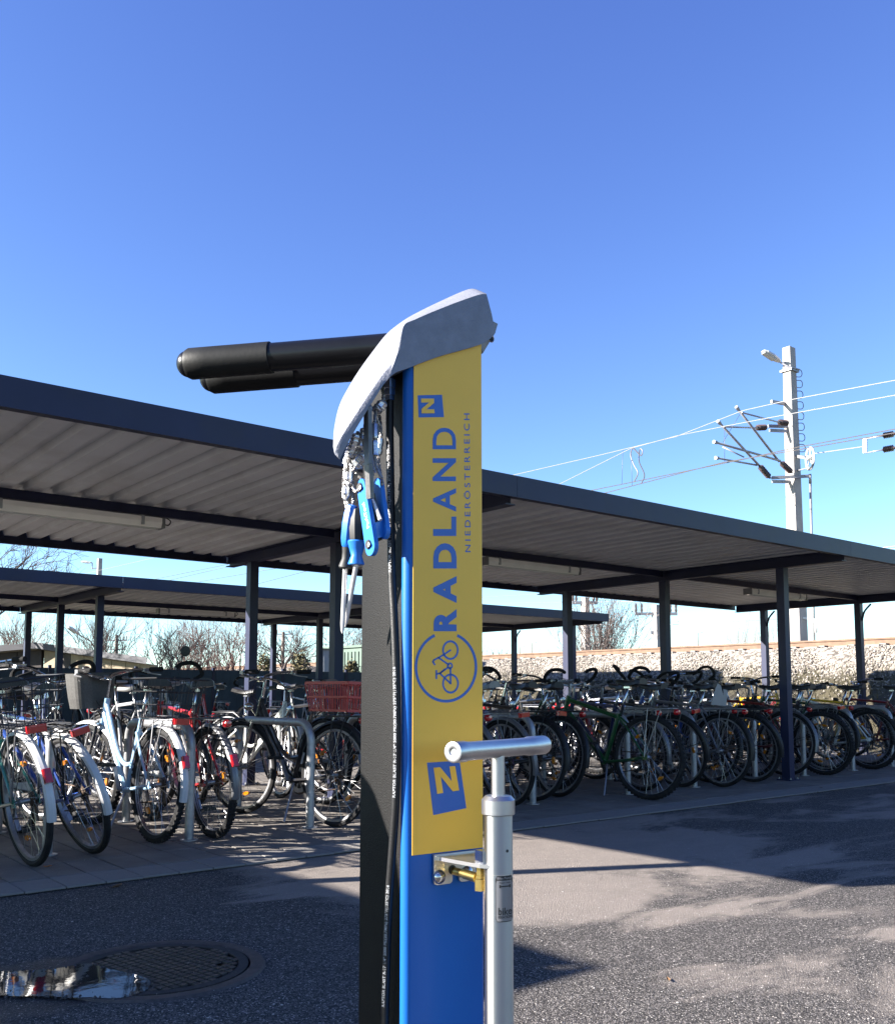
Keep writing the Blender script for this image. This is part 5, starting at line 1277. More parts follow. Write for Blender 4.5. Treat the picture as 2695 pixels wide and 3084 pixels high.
# ---- inner side of the racks, front wheels towards the camera
inner = [
    (0.55, 8.25, GRY, 'grey bicycle of the inner row behind the dark blue one at left', 'step', 'swept', 'black'),
    (1.28, 8.2, BLK, 'black bicycle of the inner row behind the wire basket at far left', 'diamond', 'flat', 'grey'),
    (1.95, 8.15, NAV, 'navy inner row bicycle with black saddle cover left of the pale blue one', 'step', 'swept', 'black'),
    (2.86, 8.3, SIL, 'silver bicycle of the inner row with a round mirror on its handlebar', 'diamond', 'flat', 'black'),
    (3.10, 8.1, SIL, 'silver grey bicycle of the inner row with thick black loop handlebar', 'diamond', 'loop', 'black'),
    (3.92, 8.3, WHT, 'white bicycle of the inner row behind the black city bicycle', 'step', 'swept', 'white'),
    (4.55, 8.2, BLK, 'black bicycle of the inner row hidden by the repair stand', 'diamond', 'flat', 'black'),
    (5.10, 8.25, RED, 'red bicycle of the inner row just right of the repair stand', 'diamond', 'flat', 'black'),
    (5.75, 8.3, BLU, 'blue bicycle of the inner row behind the pump handle', 'step', 'swept', 'white'),
    (6.25, 8.1, BLK, 'black bicycle of the inner row with tall loop handlebar behind the green one', 'diamond', 'loop', 'grey'),
    (6.80, 8.3, GRY, 'grey bicycle of the inner row behind the green mountain bicycle', 'diamond', 'flat', 'black'),
    (7.40, 8.2, DGN, 'dark green bicycle of the inner row left of the thick middle post', 'step', 'swept', 'black'),
    (8.05, 8.25, RED, 'red bicycle of the inner row left of the thick middle post', 'mtb', 'flat', None),
    (8.60, 8.15, SIL, 'silver bicycle of the inner row with loop handlebar by the middle post', 'diamond', 'loop', 'black'),
    (9.35, 8.3, BLK, 'black bicycle of the inner row right of the middle post', 'step', 'swept', 'black'),
    (10.0, 8.2, NAV, 'navy bicycle of the inner row with loop handlebar by the slim back post', 'diamond', 'loop', 'black'),
    (10.7, 8.25, SIL, 'silver bicycle of the inner row behind the front post', 'diamond', 'flat', 'grey'),
    (11.3, 8.2, BLK, 'black bicycle of the inner row behind the white framed one', 'step', 'swept', 'black'),
    (12.0, 8.3, YEL, 'yellow bicycle of the inner row near the right end post', 'diamond', 'flat', 'black'),
    (2.35, 8.35, BLK, 'black bicycle of the inner row behind the pale blue one', 'diamond', 'loop', 'black'),
    (5.42, 8.45, BLK, 'black bicycle of the inner row between the red and the blue one', 'mtb', 'flat', None),
    (6.52, 8.45, NAV, 'navy bicycle of the inner row behind the green mountain bicycle saddle', 'step', 'swept', 'black'),
    (7.72, 8.4, BLK, 'black bicycle of the inner row just left of the middle post', 'diamond', 'flat', 'black'),
    (8.98, 8.45, BLU, 'blue bicycle of the inner row just right of the middle post', 'diamond', 'flat', 'black'),
    (9.68, 8.4, GRY, 'grey bicycle of the inner row left of the slim back post', 'mtb', 'flat', None),
    (10.35, 8.45, BLK, 'black bicycle of the inner row right of the slim back post', 'diamond', 'flat', 'black'),
    (12.8, 8.2, DRD, 'dark red bicycle of the inner row at the right end', 'diamond', 'flat', 'black'),
]
for i, (x, y, c, l, k, bar, gd) in enumerate(inner):
    bicycle(x, y, c, l, k, bar, brnd.gauss(0, 5), brnd.gauss(0, 6), brnd.gauss(0, 20), gd, flip=True, sz=brnd.uniform(.96, 1.06), lock=brnd.random() > .6, light='round', saddle='saddle_wide' if k == 'step' else 'saddle', fat=(k == 'mtb'),
            extra=(('mirror',) if 'mirror' in l else ()) + (('saddle_cover',) if 'cover' in l else ()))
# ---- bicycles under the second shelter
cols = [BLK, NAV, GRY, DGN, RED, BLK, SIL, BLU, BLK, GRY, NAV, DRD, BLK, SIL]
spots = ['at its left end', 'second from its left end', 'third from its left end', 'behind the pale blue bicycle basket', 'between its left posts', 'behind the back post of the long shelter', 'left of the thick post', 'behind the thick post', 'behind the repair stand', 'just right of the repair stand', 'fifth from its right end', 'left of its right end post', 'beside its right end post', 'at its right end']
nm = {BLK: 'black', NAV: 'navy', GRY: 'grey', DGN: 'dark green', RED: 'red', SIL: 'silver', BLU: 'blue', DRD: 'dark red'}
for i, c in enumerate(cols):
    x = 3.2 + i * 0.80
    bicycle(x + brnd.uniform(-.1, .1), 13.2 + brnd.uniform(-.15, .15), c, '%s bicycle under the second shelter, %s' % (nm[c], spots[i]), ('diamond', 'step', 'mtb')[i % 3], ('flat', 'swept', 'loop')[i % 3], brnd.gauss(0, 4), brnd.gauss(0, 4), brnd.gauss(0, 14), 'black' if i % 3 != 2 else None, light='round', far=True, reflect=i % 2 == 0)

pb = atd(2166, 2098, 9.2)
t = thing('paper', 'white folded paper stuck in the rack of a dark bicycle near the front post', 'paper', pb)
def card(P, th):
    n_ = (P[1] - P[0]).cross(P[-1] - P[0]).normalized() * th; return n_
for P in ([(2140, 2122), (2187, 2126), (2176, 2090), (2170, 2064), (2160, 2058), (2153, 2074)], [(2178, 2126), (2186, 2126), (2190, 2078), (2177, 2075)]):
    q = [atd(x, y, 9.2 + (.02 if P[1][0] < 2187 else 0) + (y - 2120) * .0015) - pb for x, y in P]
    b = MB(); b.prism(q, card(q, .0015)); b.build('sheet', M['white_plastic'], t)
# ================================================================== repair stand
SO = atd(1236, 2000, 1.2); SO.z = 0
SA = R(-5.1)
sa = Vector((math.cos(SA), math.sin(SA), 0)); sb = Vector((-math.sin(SA), math.cos(SA), 0))
def sl(p): v = p - SO; return Vector((v.dot(sa), v.dot(sb), v.z))
def wy(x, y, ly): d = ray(x, y); return sl(_C + d * ((ly - (_C - SO).dot(sb)) / d.dot(sb)))
def wx(x, y, lx): d = ray(x, y); return sl(_C + d * ((lx - (_C - SO).dot(sa)) / d.dot(sa)))
stand = thing('repair_stand', 'tall blue and black bicycle repair stand with yellow lettered panel and cast grey hood', 'repair stand', SO, SA)
W, DP = 0.118, 0.135
def rounded_column(b, x0, x1, y0, y1, r, zf, n=6, z0=0.0):
    poly = []
    for cx_, cy_, a0 in ((x0 + r, y0 + r, math.pi), (x1 - r, y0 + r, 1.5 * math.pi), (x1 - r, y1 - r, 0), (x0 + r, y1 - r, .5 * math.pi)):
        for k in range(n + 1): a = a0 + .5 * math.pi * k / n; poly.append((cx_ + r * math.cos(a), cy_ + r * math.sin(a)))
    m = len(poly)
    vs = [(x, y, z0) for x, y in poly] + [(x, y, zf(x)) for x, y in poly]
    b.add(vs, [tuple(reversed(range(m))), tuple(range(m, 2 * m))])
    b.add(vs, [(i, (i + 1) % m, m + (i + 1) % m, m + i) for i in range(m)], True)
ztop = lambda x: 1.352 + x * 0.44
b = MB(); rounded_column(b, -.006, W, 0.0005, 0.019, 0.009, lambda x: ztop(x) + .008); b.build('front_cover', M['stand_blue'], stand)
b = MB(); rounded_column(b, 0.0020, W - .003, 0.0195, DP, 0.004, lambda x: ztop(x)); b.build('column', M['stand_black'], stand)
b = MB(); b.box((W / 2, DP / 2, 0.006), (.26, .26, .012)); b.build('base_plate', M['stand_black'], stand)
b = MB()
for x, y in ((-.04, -.03), (.155, -.03), (-.04, .165), (.155, .165)): b.lathe([(.014, .012), (.014, .022), (.010, .024), (.010, .034), (0, .036)], 6, o=(x, y, 0))
tag(b.build('anchor_bolts', M['galv'], stand), kind='stuff')
# yellow film
c0, c1, c2, c3 = wy(1236, 2577, 0), wy(1456, 2558, 0), wy(1452, 1046, 0), wy(1238, 1110, 0)
b = MB(); e = .0008
film = [(.0032, -e, c0.z), (W - .0055, -e, c0.z), (W - .0055, -e, ztop(W - .0055) - .004), (.0032, -e, ztop(.0032) - .004)]
b.prism([Vector(p) for p in film], (0, e + .0002, 0)); film_o = b.build('yellow_panel', M['yellow_film'], stand)
ly = -.0011
def quad_uv(P):
    P = [wy(x, y, ly) for x, y in P]            # corners: origin, +u, +u+v, +v
    return lambda u, v: P[0] * ((1 - u) * (1 - v)) + P[1] * (u * (1 - v)) + P[2] * (u * v) + P[3] * ((1 - u) * v)
def flat_poly(b, pts2):
    v = [Vector((p[0], ly, p[2])) for p in pts2]; n = len(v)
    b.add(v + [p + Vector((0, .0004, 0)) for p in v], [tuple(range(n))] + [(i, (i + 1) % n, n + (i + 1) % n, n + i) for i in range(n)])
def lettering(name, items, parent=None):
    b = MB()
    for s, bold, sp, quad in items:
        v, f, _ = fit_text(s, bold, sp); q = quad_uv(quad)
        b.add([Vector((w.x, ly, w.z)) for w in (q(u, t) for u, t in v)], f)
    return b.build(name, M['print_blue'], parent or film_o, fix=False)
def vert_quad(xl, xr, yb, yt): return [(xr, yb), (xr, yt), (xl, yt), (xl, yb)]
items = []
for s, bold, yb, yt, xl, xr in (('R', .052, 1901, 1834, 1306, 1375), ('A', .047, 1816, 1735, 1305, 1375), ('D', .040, 1712, 1636, 1305, 1375), ('L', .036, 1614, 1556, 1304.5, 1374), ('A', .022, 1541, 1470, 1304, 1373.5), ('N', .022, 1449, 1380, 1303, 1373), ('D', .010, 1353, 1288, 1303, 1373)):
    items.append((s, bold, 1.0, vert_quad(xl, xr, yb, yt)))
lettering('radland_lettering', items)
lettering('region_lettering', [('NIEDERÖSTERREICH', .004, 1.42, [(1417.5, 1663), (1414, 1245), (1393, 1245), (1397, 1663)])])
# square N emblems
Npoly = [(0, 0), (.27, 0), (.27, .56), (.73, 0), (1, 0), (1, 1), (.73, 1), (.73, .44), (.27, 1), (0, 1)]
def emblem(quad, glyph):
    b = MB(); q = quad_uv(quad); g_ = quad_uv(glyph)
    flat_poly(b, [q(0, 0), q(1, 0), q(1, 1), q(0, 1)]); e_ = b.build('emblem', M['print_blue'], film_o)
    b = MB(); P = [g_(u, v) for u, v in Npoly]; off = Vector((0, -.0005, 0))
    P = [Vector((p.x, ly, p.z)) + off for p in P]
    # the N as three strokes
    b.add(P, [(0, 1, 8, 9), (3, 4, 5, 6)])
    dg = [g_(0, 1), g_(.30, 1), g_(1, 0), g_(.70, 0)]; dg = [Vector((p.x, ly, p.z)) + off * 1.4 for p in dg]
    b.add(dg, [(0, 1, 2, 3)])
    b.build('letter', M['yellow_film'], e_, fix=False)
# small emblem is turned a quarter left: its reading direction runs upwards
emblem([(1337, 1256), (1331, 1189), (1258, 1190.5), (1261, 1257)], [(1308, 1245), (1306, 1200.5), (1267.5, 1200.5), (1269, 1245)])
emblem([(1305, 2455), (1404.5, 2434), (1384, 2291), (1286, 2297)], [(1316, 2391), (1382, 2380), (1370, 2307), (1305, 2312)])
# round bicycle emblem
qc = quad_uv([(1343 - 94, 2009 + 107), (1343 + 94, 2009 + 107), (1343 + 94, 2009 - 107), (1343 - 94, 2009 - 107)])
def ell(cx_, cy_, rx, ry, wpx, n=48, a0=0.0, a1=6.2832):
    b_ = []
    for k in range(n + 1):
        a = a0 + (a1 - a0) * k / n
        b_.append((wy(cx_ + rx * math.cos(a), cy_ - ry * math.sin(a), ly), wy(cx_ + (rx - wpx) * math.cos(a), cy_ - (ry - wpx * ry / rx) * math.sin(a), ly)))
    return b_
def band(b, pairs):
    v = [p for pr in pairs for p in pr]; b.add([Vector((p.x, ly, p.z)) for p in v], [(2 * i, 2 * i + 1, 2 * i + 3, 2 * i + 2) for i in range(len(pairs) - 1)])
def stroke(b, pts, w):
    for p, q in zip(pts[:-1], pts[1:]):
        p, q = Vector((p[0], p[1], 0)), Vector((q[0], q[1], 0)); d = (q - p).normalized() * (w / 2); n_ = Vector((-d.y, d.x, 0)); p = p - d * .6; q = q + d * .6
        b.add([Vector((o.x, ly, o.z)) for o in (wy((p + n_).x, (p + n_).y, ly), wy((q + n_).x, (q + n_).y, ly), wy((q - n_).x, (q - n_).y, ly), wy((p - n_).x, (p - n_).y, ly))], [(0, 1, 2, 3)])
b = MB(); band(b, ell(1343, 2009, 94, 107, 7.5, 72, R(112), R(428)))
Z = lambda x, y: (1240 + x * .3804, 1700 + y * .3804)
for c in ((306, 678, 65, 78), (307, 943, 66, 79)): p = Z(c[0], c[1]); band(b, ell(p[0], p[1], c[2] * .3804, c[3] * .3804, 5.2, 40))
p = Z(302, 803); band(b, ell(p[0], p[1], 9, 10.5, 4.5, 20))
for pts in ([(182, 793), (168, 772), (175, 757), (212, 738), (250, 716), (307, 678)], [(212, 738), (294, 795)], [(292, 812), (222, 862)], [(195, 840), (195, 903)], [(195, 868), (222, 862), (308, 943)], [(306, 815), (308, 943)], [(222, 862), (262, 830)]):
    stroke(b, [Z(*q) for q in pts], 5.2)
b.build('round_emblem', M['print_blue'], film_o, fix=False)

# cast hood
Bn = [(1492, 1002), (1452, 1035), (1320, 1074), (1225, 1110), (1190, 1123), (1160, 1152), (1135, 1190), (1110, 1230), (1085, 1270), (1060, 1312), (1036, 1358), (1024, 1384)]
Rn = [(1465, 886), (1440, 888), (1350, 920), (1250, 962), (1214, 985), (1197, 1070), (1150, 1132), (1103, 1200), (1066, 1257), (1032, 1310), (1014, 1345), (1008, 1368)]
Fn = [(1440, 874), (1410, 871), (1335, 903), (1250, 945), (1205, 973), (1165, 1005), (1125, 1055), (1085, 1110), (1050, 1166), (1022, 1222), (1007, 1288), (1004, 1345)]
yB = [-.004, -.005, -.005, -.005, -.004, -.003, -.002, -.001, .001, .003, .005, .007]
yF = [.085, .088, .088, .088, .086, .082, .076, .070, .064, .057, .051, .047]
def dense(P, k=4): return smooth_path([(p[0], p[1], 0) if len(p) == 2 else p for p in P], k)
Bd, Rd, Fd = dense(Bn), dense(Rn), dense(Fn)
yBd = [v[0] for v in dense([(v, 0, 0) for v in yB])]; yFd = [v[0] for v in dense([(v, 0, 0) for v in yF])]
b = MB(); n = len(Bd); rings_ = []
for i in range(n):
    p = wy(Bd[i].x, Bd[i].y, yBd[i]); r1 = wy(Rd[i].x, Rd[i].y, yBd[i] + .003); f = wy(Fd[i].x, Fd[i].y, yFd[i])
    mid = r1.lerp(p, .5) + Vector((0, -.0012, 0)); bev = r1 + (f - r1).normalized() * .004 + Vector((0, .0, .0006))
    wq = 1 - .75 * max(0, (i / n - .45) / .55); gq = Vector((p.x + .006, p.y + (f.y - p.y) * wq, min(p.z + .004, f.z - .012)))
    rings_.append([p, mid, r1, bev, f.lerp(r1, .06) + Vector((-.0004, 0, .0004)), f, gq])
m = 7; vs = [v for r_ in rings_ for v in r_]
fs = [(i * m + k, i * m + (k + 1) % m, (i + 1) * m + (k + 1) % m, (i + 1) * m + k) for i in range(n - 1) for k in range(m)]
b.add(vs, fs + [tuple(range(m)), tuple((n - 1) * m + k for k in reversed(range(m)))], False)
hood = b.build('hood', M['cast_alu'], stand)
bm = bmesh.new(); bm.from_mesh(hood.data); bmesh.ops.recalc_face_normals(bm, faces=bm.faces)
for f_ in bm.faces: f_.smooth = True
for e_ in bm.edges:
    if len(e_.link_faces) == 2 and e_.calc_face_angle() > R(28): e_.smooth = False
bm.to_mesh(hood.data); bm.free()
# end wing with bolt at the right
b = MB(); q = [wy(1499, 975, .012), wy(1491, 1003, .012), wy(1454, 1064, .03), wy(1448, 1040, .004), wy(1470, 960, .004)]
b.prism(q, (0, .07, 0)); b.build('end_cap', M['cast_alu'], stand)
b = MB(); c = wy(1478, 1020, .010); b.lathe([(.0042, -.0004), (.0052, -.0012), (.0058, -.0004)], 16, 'Y', o=c); b.build('bolt', M['stainless'], stand)
b = MB(); b.lathe([(.0042, -.0002), (.0, -.0002)], 16, 'Y', o=c + Vector((0, -.0003, 0))); b.build('bolt_hole', M['label_black'], stand)
b = MB(); b.box((.066, .112, 1.372), (.10, .046, .05)); b.build('arm_mount', M['cast_alu'], stand)
# two black support arms with rubber sleeves
for k, (a, c, ra, rs_, ts) in enumerate((((1235, 1043, 1.292), (566, 1097, 1.335), .0205, .0226, .615), ((1240, 1094, 1.372), (634, 1142, 1.415), .0205, .0226, .56))):
    A, Cc = sl(atd(*a)), sl(atd(*c)); d = (Cc - A)
    b = MB(); b.tube([A, A + d * (ts + .05)], ra, 28); arm = b.build('support_arm', M['arm_coat'], stand)
    L = d.length; q = d.to_track_quat('Z', 'Y').to_matrix()
    b = MB(); b.lathe([(ra - .002, L * ts), (rs_ - .0008, L * ts), (rs_, L * ts + .001), (rs_, L * ts + .004), (rs_ * .995, L * .75), (rs_, L * .9), (rs_, L * .985), (rs_ - .0025, L), (rs_ - .006, L)], 32, mtx=q, o=A)
    b.build('rubber_sleeve', M['sleeve'], arm)
    b = MB(); b.lathe([(rs_ - .0035, L - .001)] + [((rs_ - .0035) * math.cos(R(t)), L - .001 + .0165 * math.sin(R(t))) for t in range(10, 91, 10)], 28, mtx=q, o=A)
    b.build('end_plug', M['arm_coat'], arm)

# hose with print
HX = -.0125
hp = [(1174, 1150), (1174, 1195), (1174, 1300), (1177, 1500), (1180, 1725), (1187, 1862), (1193, 2033), (1195, 2250), (1191, 2420), (1182, 2560), (1170, 2730), (1163, 2930), (1159, 3084), (1160, 3500), (1166, 3900)]
hpts = smooth_path([wx(x, y, HX) for x, y in hp], 8)
fr_ = []
b = MB(); b.tube(hpts[8:], .0053, 14, frames=fr_); hose_o = b.build('pump_hose', M['hose'], stand)
b = MB(); p0 = wx(1174, 1198, HX)
b.lathe([(.0066, -.004), (.0066, .002), (.0078, .0025), (.0078, .012), (.0085, .0125), (.0085, .024), (.0052, .025), (.0052, .034), (.0066, .035), (.0066, .041), (.003, .043)], 6, o=p0, smooth=False); b.build('hose_fitting', M['hex_steel'], stand)
cum = [0]
for i in range(1, len(fr_)): cum.append(cum[-1] + (fr_[i][0] - fr_[i - 1][0]).length)
def on_hose(s, phi_t):
    i = 0
    while i < len(cum) - 2 and cum[i + 1] < s: i += 1
    t = (s - cum[i]) / max(cum[i + 1] - cum[i], 1e-6); p = fr_[i][0].lerp(fr_[i + 1][0], t); dr = (fr_[i + 1][0] - fr_[i][0]).normalized()
    n_ = Vector((-.80, -.60, 0)); n_ = (n_ - dr * n_.dot(dr)).normalized(); w_ = dr.cross(n_)
    a = phi_t / .0054; return p + (n_ * math.cos(a) + w_ * math.sin(a)) * .00545
b = MB(); txt = 'RAPTOR BLAST R-17 1/4" 2000 PSI(20.7MPa) 275°F(135°C) 2016'
v, f, asp = fit_text(txt, .01, 1.0)
zs_h = lambda y: min(range(len(fr_)), key=lambda i: abs(fr_[i][0].z - wx(1180, y, HX).z))
for (y_top, y_bot) in ((1340, 1725), (2010, 2400), (2667, 3050)):
    s0, s1 = cum[zs_h(y_top)], cum[zs_h(y_bot)]
    b.add([on_hose(s1 + (s0 - s1) * u, (tt - .5) * .0052) for u, tt in v], f)
b.build('hose_print', M['hose_print'], hose_o, fix=False, kind='stuff')

# ---- tools hanging under the hood
def world(l): return SO + sa * l.x + sb * l.y + Vector((0, 0, l.z))
def hang(name, label, cat, at, grp='repair tools hanging under the hood'):
    return thing(name, label, cat, world(at), SA, grp), at
def W_(x, y, lx, at): return wx(x, y, lx) - at
def sweep(b, a, c, prof, n=16, o=Vector((0, 0, 0))):
    d = c - a; L = d.length; b.lathe([(r_, z * L) for r_, z in prof], n, mtx=d.to_track_quat('Z', 'Y').to_matrix(), o=a)
TXL = -.052
at = wx(1060, 1522, TXL - .006); t, at = hang('screwdriver', 'screwdriver with blue handle, black neck, the left one of two', 'screwdriver', at)
a, m1, c, e = W_(1061, 1520, TXL - .006, at), W_(1047, 1648, TXL - .006, at), W_(1040, 1712, TXL - .006, at), W_(1031, 1908, TXL - .006, at)
b = MB(); sweep(b, a, m1, [(.004, 0), (.0075, .03), (.0098, .2), (.0112, .45), (.0105, .8), (.0085, .97), (.007, 1)], 8); b.build('handle', M['tool_blue'], t)
b = MB(); sweep(b, m1, c, [(.0072, 0), (.0062, .25), (.0060, .55), (.0092, .92), (.0075, 1)], 14); b.build('collar', M['tool_black'], t)
b = MB(); sweep(b, c, e, [(.0046, -.03), (.0032, .02), (.0030, .85), (.0022, .95), (.0006, 1)], 10); b.build('blade', M['tool_steel'], t)
at = wx(1076, 1530, TXL); t, at = hang('screwdriver', 'screwdriver with dark grey handle, blue neck, the right one of two', 'screwdriver', at)
a, m1, c, e = W_(1076, 1530, TXL, at), W_(1075, 1628, TXL, at), W_(1073, 1702, TXL, at), W_(1040, 1888, TXL + .002, at)
b = MB(); sweep(b, a, m1, [(.004, 0), (.0085, .06), (.0115, .35), (.0115, .6), (.0102, .95), (.0095, 1)], 8); b.build('handle', M['tool_black'], t)
b = MB(); sweep(b, m1, c, [(.0112, 0), (.0122, .06), (.0095, .35), (.0072, .62), (.0108, .93), (.0104, .98), (.007, 1)], 16); b.build('collar', M['tool_blue'], t)
b = MB(); sweep(b, c, e, [(.0048, -.03), (.0032, .02), (.0030, .88), (.0018, .95), (.0006, 1)], 10); b.build('blade', M['tool_steel'], t)
# folding hex key set
at = wx(1089, 1465, TXL + .004); t, at = hang('hex_key_set', 'blue folding hex key set hanging between the screwdrivers and the hose', 'hex keys', at)
def plate(p0, p1, r0, r1, lx, th):
    P0, P1 = W_(*p0, lx, at), W_(*p1, lx, at); d = (P1 - P0); d.x = 0; d.normalize(); n_ = Vector((0, -d.z, d.y)); out = []
    for k in range(11): a = math.pi * k / 10; out.append(P1 + d * (r1 * math.sin(a)) + n_ * (r1 * math.cos(a)))
    for k in range(11): a = math.pi * k / 10; out.append(P0 - d * (r0 * math.sin(a)) - n_ * (r0 * math.cos(a)))
    b = MB(); b.prism(out, (th, 0, 0)); return b
pl0 = plate((1087, 1466), (1114, 1646), .0105, .0118, TXL - .004, .006).build('side_plate', M['tool_blue'], t)
plate((1134, 1460), (1152, 1600), .009, .010, TXL + .016, .006).build('side_plate', M['tool_blue'], t)
b = MB(); q0, q1 = W_(1110, 1490, TXL + .004, at), W_(1132, 1630, TXL + .012, at); b.bar(q0, q1, .016, .010, (1, 0, 0)); b.build('spine', M['tool_black'], t)
b = MB(); b.bar(W_(1120, 1600, TXL, at), W_(1152, 1592, TXL + .018, at), .010, .020); b.build('bridge', M['tool_blue'], t)
for (x, y) in ((1085, 1468), (1111, 1640)):
    b = MB(); b.lathe([(.0058, 0), (.0062, -.0012), (.0055, -.0024)], 14, 'X', o=W_(x, y, TXL - .004, at)); s_ = b.build('pivot_screw', M['tool_black'], t)
    b = MB(); b.lathe([(.0028, 0), (.0028, -.0004)], 6, 'X', o=W_(x, y, TXL - .0068, at)); b.build('socket', M['tool_steel'], s_)
for k, (x0, y0, x1, y1) in enumerate(((1122, 1505, 1146, 1566), (1116, 1515, 1140, 1585))):
    b = MB(); b.tube([W_(x0, y0, TXL + .006 + .004 * k, at), W_(x1, y1, TXL + .008 + .004 * k, at)], .0026, 6, smooth=False); b.build('hex_key', M['tool_steel'], t)
b = MB(); v, f, _ = fit_text('ParkTool', .01)
u0, u1 = W_(1109, 1590, TXL - .0043, at), W_(1094, 1515, TXL - .0043, at); dd = u1 - u0; nn = Vector((0, 0, 0)); dd.x = 0; pn = Vector((0, dd.z, -dd.y)).normalized()
b.add([u0 + dd * u + pn * ((tt - .5) * .006) for u, tt in v], f); b.build('print', M['tool_print'], pl0, fix=False)
# flat steel lever
at = wx(1110, 1232, TXL - .010); t, at = hang('flat_lever', 'long dark flat steel lever hanging vertically in front of the tool cables', 'lever', at)
b = MB(); q = [W_(1108, 1232, TXL - .010, at), W_(1110, 1400, TXL - .010, at), W_(1115, 1502, TXL - .006, at)]
b.bar(q[0], q[1], .0115, .0055, (1, 0, 0)); b.bar(q[1], q[2], .0115, .0055, (1, 0, 0)); b.build('bar', M['dark_steel'], t)
b = MB(); b.lathe([(.0055, -.003), (.0065, 0), (.0055, .003)], 12, 'X', o=q[0] + Vector((0, 0, .001))); b.build('eye', M['dark_steel'], t)
# wire ropes with ferrules and swivels
cab = [
    ('uppermost tool cable with a bright crimped ferrule close to the hose', [(1155, 1190, -.03), (1150, 1218, -.035), (1135, 1235, -.04), (1129, 1262, -.045), (1128, 1300, -.05), (1129, 1345, -.05), (1132, 1400, -.05), (1150, 1440, -.048)], [(.12, .30, .0062), (.52, .62, .0042), (.68, .78, .0042)]),
    ('lowest tool cable with bright ferrule and twisted loop at the hood tip', [(1078, 1300, -.065), (1070, 1330, -.065), (1058, 1362, -.065), (1050, 1390, -.066), (1042, 1430, -.066), (1040, 1470, -.062), (1046, 1510, -.060), (1058, 1530, -.058), (1064, 1505, -.056), (1058, 1470, -.056)], [(.05, .26, .0064)]),
    ('middle tool cable with a white ferrule slanting towards the flat lever', [(1098, 1290, -.058), (1095, 1320, -.06), (1100, 1365, -.06), (1088, 1385, -.06), (1068, 1412, -.062), (1060, 1440, -.060), (1070, 1480, -.058), (1086, 1468, -.056)], [(.30, .52, .0064), (.04, .16, .0050)]),
    ('thin tool cable running down behind the lever to the hex key set', [(1128, 1250, -.03), (1137, 1300, -.032), (1126, 1370, -.04), (1122, 1420, -.045), (1120, 1470, -.048)], [(.55, .72, .0040)]),
    ('short twisted tool cable bent back under the middle of the hood', [(1112, 1262, -.045), (1104, 1300, -.052), (1090, 1345, -.058), (1076, 1372, -.06), (1066, 1398, -.058), (1074, 1425, -.055), (1086, 1440, -.055)], [(.1, .34, .0052), (.6, .74, .0046)]),
    ('dark tool cable hanging closest to the black column', [(1142, 1250, -.022), (1147, 1310, -.024), (1140, 1380, -.026), (1146, 1430, -.03), (1152, 1460, -.034)], [(.3, .45, .0040)]),
    ('tool cable looping from the hood tip to the left screwdriver', [(1062, 1340, -.06), (1046, 1385, -.064), (1038, 1425, -.065), (1035, 1470, -.062), (1043, 1520, -.058), (1052, 1540, -.058), (1062, 1528, -.058)], [(.1, .2, .0046)]),
]
for lab, P, fer in cab:
    at = wx(*P[0]); t = thing('tool_cable', lab, 'cable', world(at), SA, 'tool cables under the hood')
    pts = smooth_path([wx(*p) - at for p in P], 6)
    b = MB()
    for s in range(3):
        q = []
        for i, p in enumerate(pts): a = 2.0944 * s + i * 1.3; q.append(p + Vector((math.cos(a), math.sin(a), .3 * math.sin(a + 1))) * .0014)
        b.tube(q, .0014, 5)
    b.build('rope', M['steel_wire'], t)
    for a, c, r_ in fer:
        n_ = len(pts) - 1; q = pts[int(a * n_):int(c * n_) + 2]
        b = MB(); b.tube(q, [1.25 * r_ * (1.0 if i % 2 else .84) for i in range(len(q))], 8); b.build('ferrule', M['ferrule'], t)
for lab, x, y, lx, h in (('upper small bright swivel under the hood tip', 1050, 1405, -.064, .020), ('lower small bright swivel above the left screwdriver', 1043, 1448, -.062, .020)):
    at = wx(x, y, lx); t = thing('swivel', lab, 'swivel', world(at), SA, 'swivels on the tool cables')
    b = MB(); b.tube([(0, -.007, -h), (0, -.007, 0), (0, 0, .006), (0, .007, 0), (0, .007, -h), (0, 0, -h - .005)], .0019, 6, closed=True); b.build('clip', M['ferrule'], t)
    b = MB(); b.lathe([(.003, -.008), (.006, -.005), (.006, .001), (.003, .005)], 8, o=(0, 0, -h * .6)); b.build('barrel', M['ferrule'], t)

# ================================================================== hand pump
PD = 1.17
pc = atd(1500, 2420, PD); pt0 = sl(pc); pump_at = Vector((pt0.x, pt0.y, 0))
pump = thing('bicycle_pump', 'brushed steel standing air pump with T handle bolted in front of the repair stand', 'pump', world(pump_at), SA)
zp = lambda y: atd(1500, y, PD).z
r_b, r_c = .0174, .0204
b = MB(); b.lathe([(r_b, .22), (r_b, zp(2452) + .004)], 40); brl = b.build('barrel', M['brushed'], pump)
b = MB(); b.lathe([(r_b + .0002, zp(2628)), (r_b + .0002, zp(2629.2))], 40); b.build('seam', M['stainless'], brl)
b = MB(); b.lathe([(.030, .02), (.034, .024), (.034, .05), (.022, .06), (.022, .22), (.019, .225)], 32); b.lathe([(.05, 0), (.05, .02), (.03, .022)], 32); b.build('foot', M['satin_alu'], pump)
z1, z2, z3 = zp(2450), zp(2408), zp(2396)
b = MB(); b.lathe([(r_b + .0005, z1 - .001), (r_c - .001, z1 - .001), (r_c, z1), (r_c, z2), (r_c - .0045, z3), (.0085, z3 + .0006)], 48); b.build('end_collar', M['satin_alu'], pump)
b = MB(); b.lathe([(.0082, z3 - .01), (.0082, zp(2275))], 28); b.build('piston_rod', M['satin_alu'], pump)
hl = sl(atd(1363, 2266, 1.088)) - pump_at; hr = sl(atd(1637, 2243, 1.262)) - pump_at
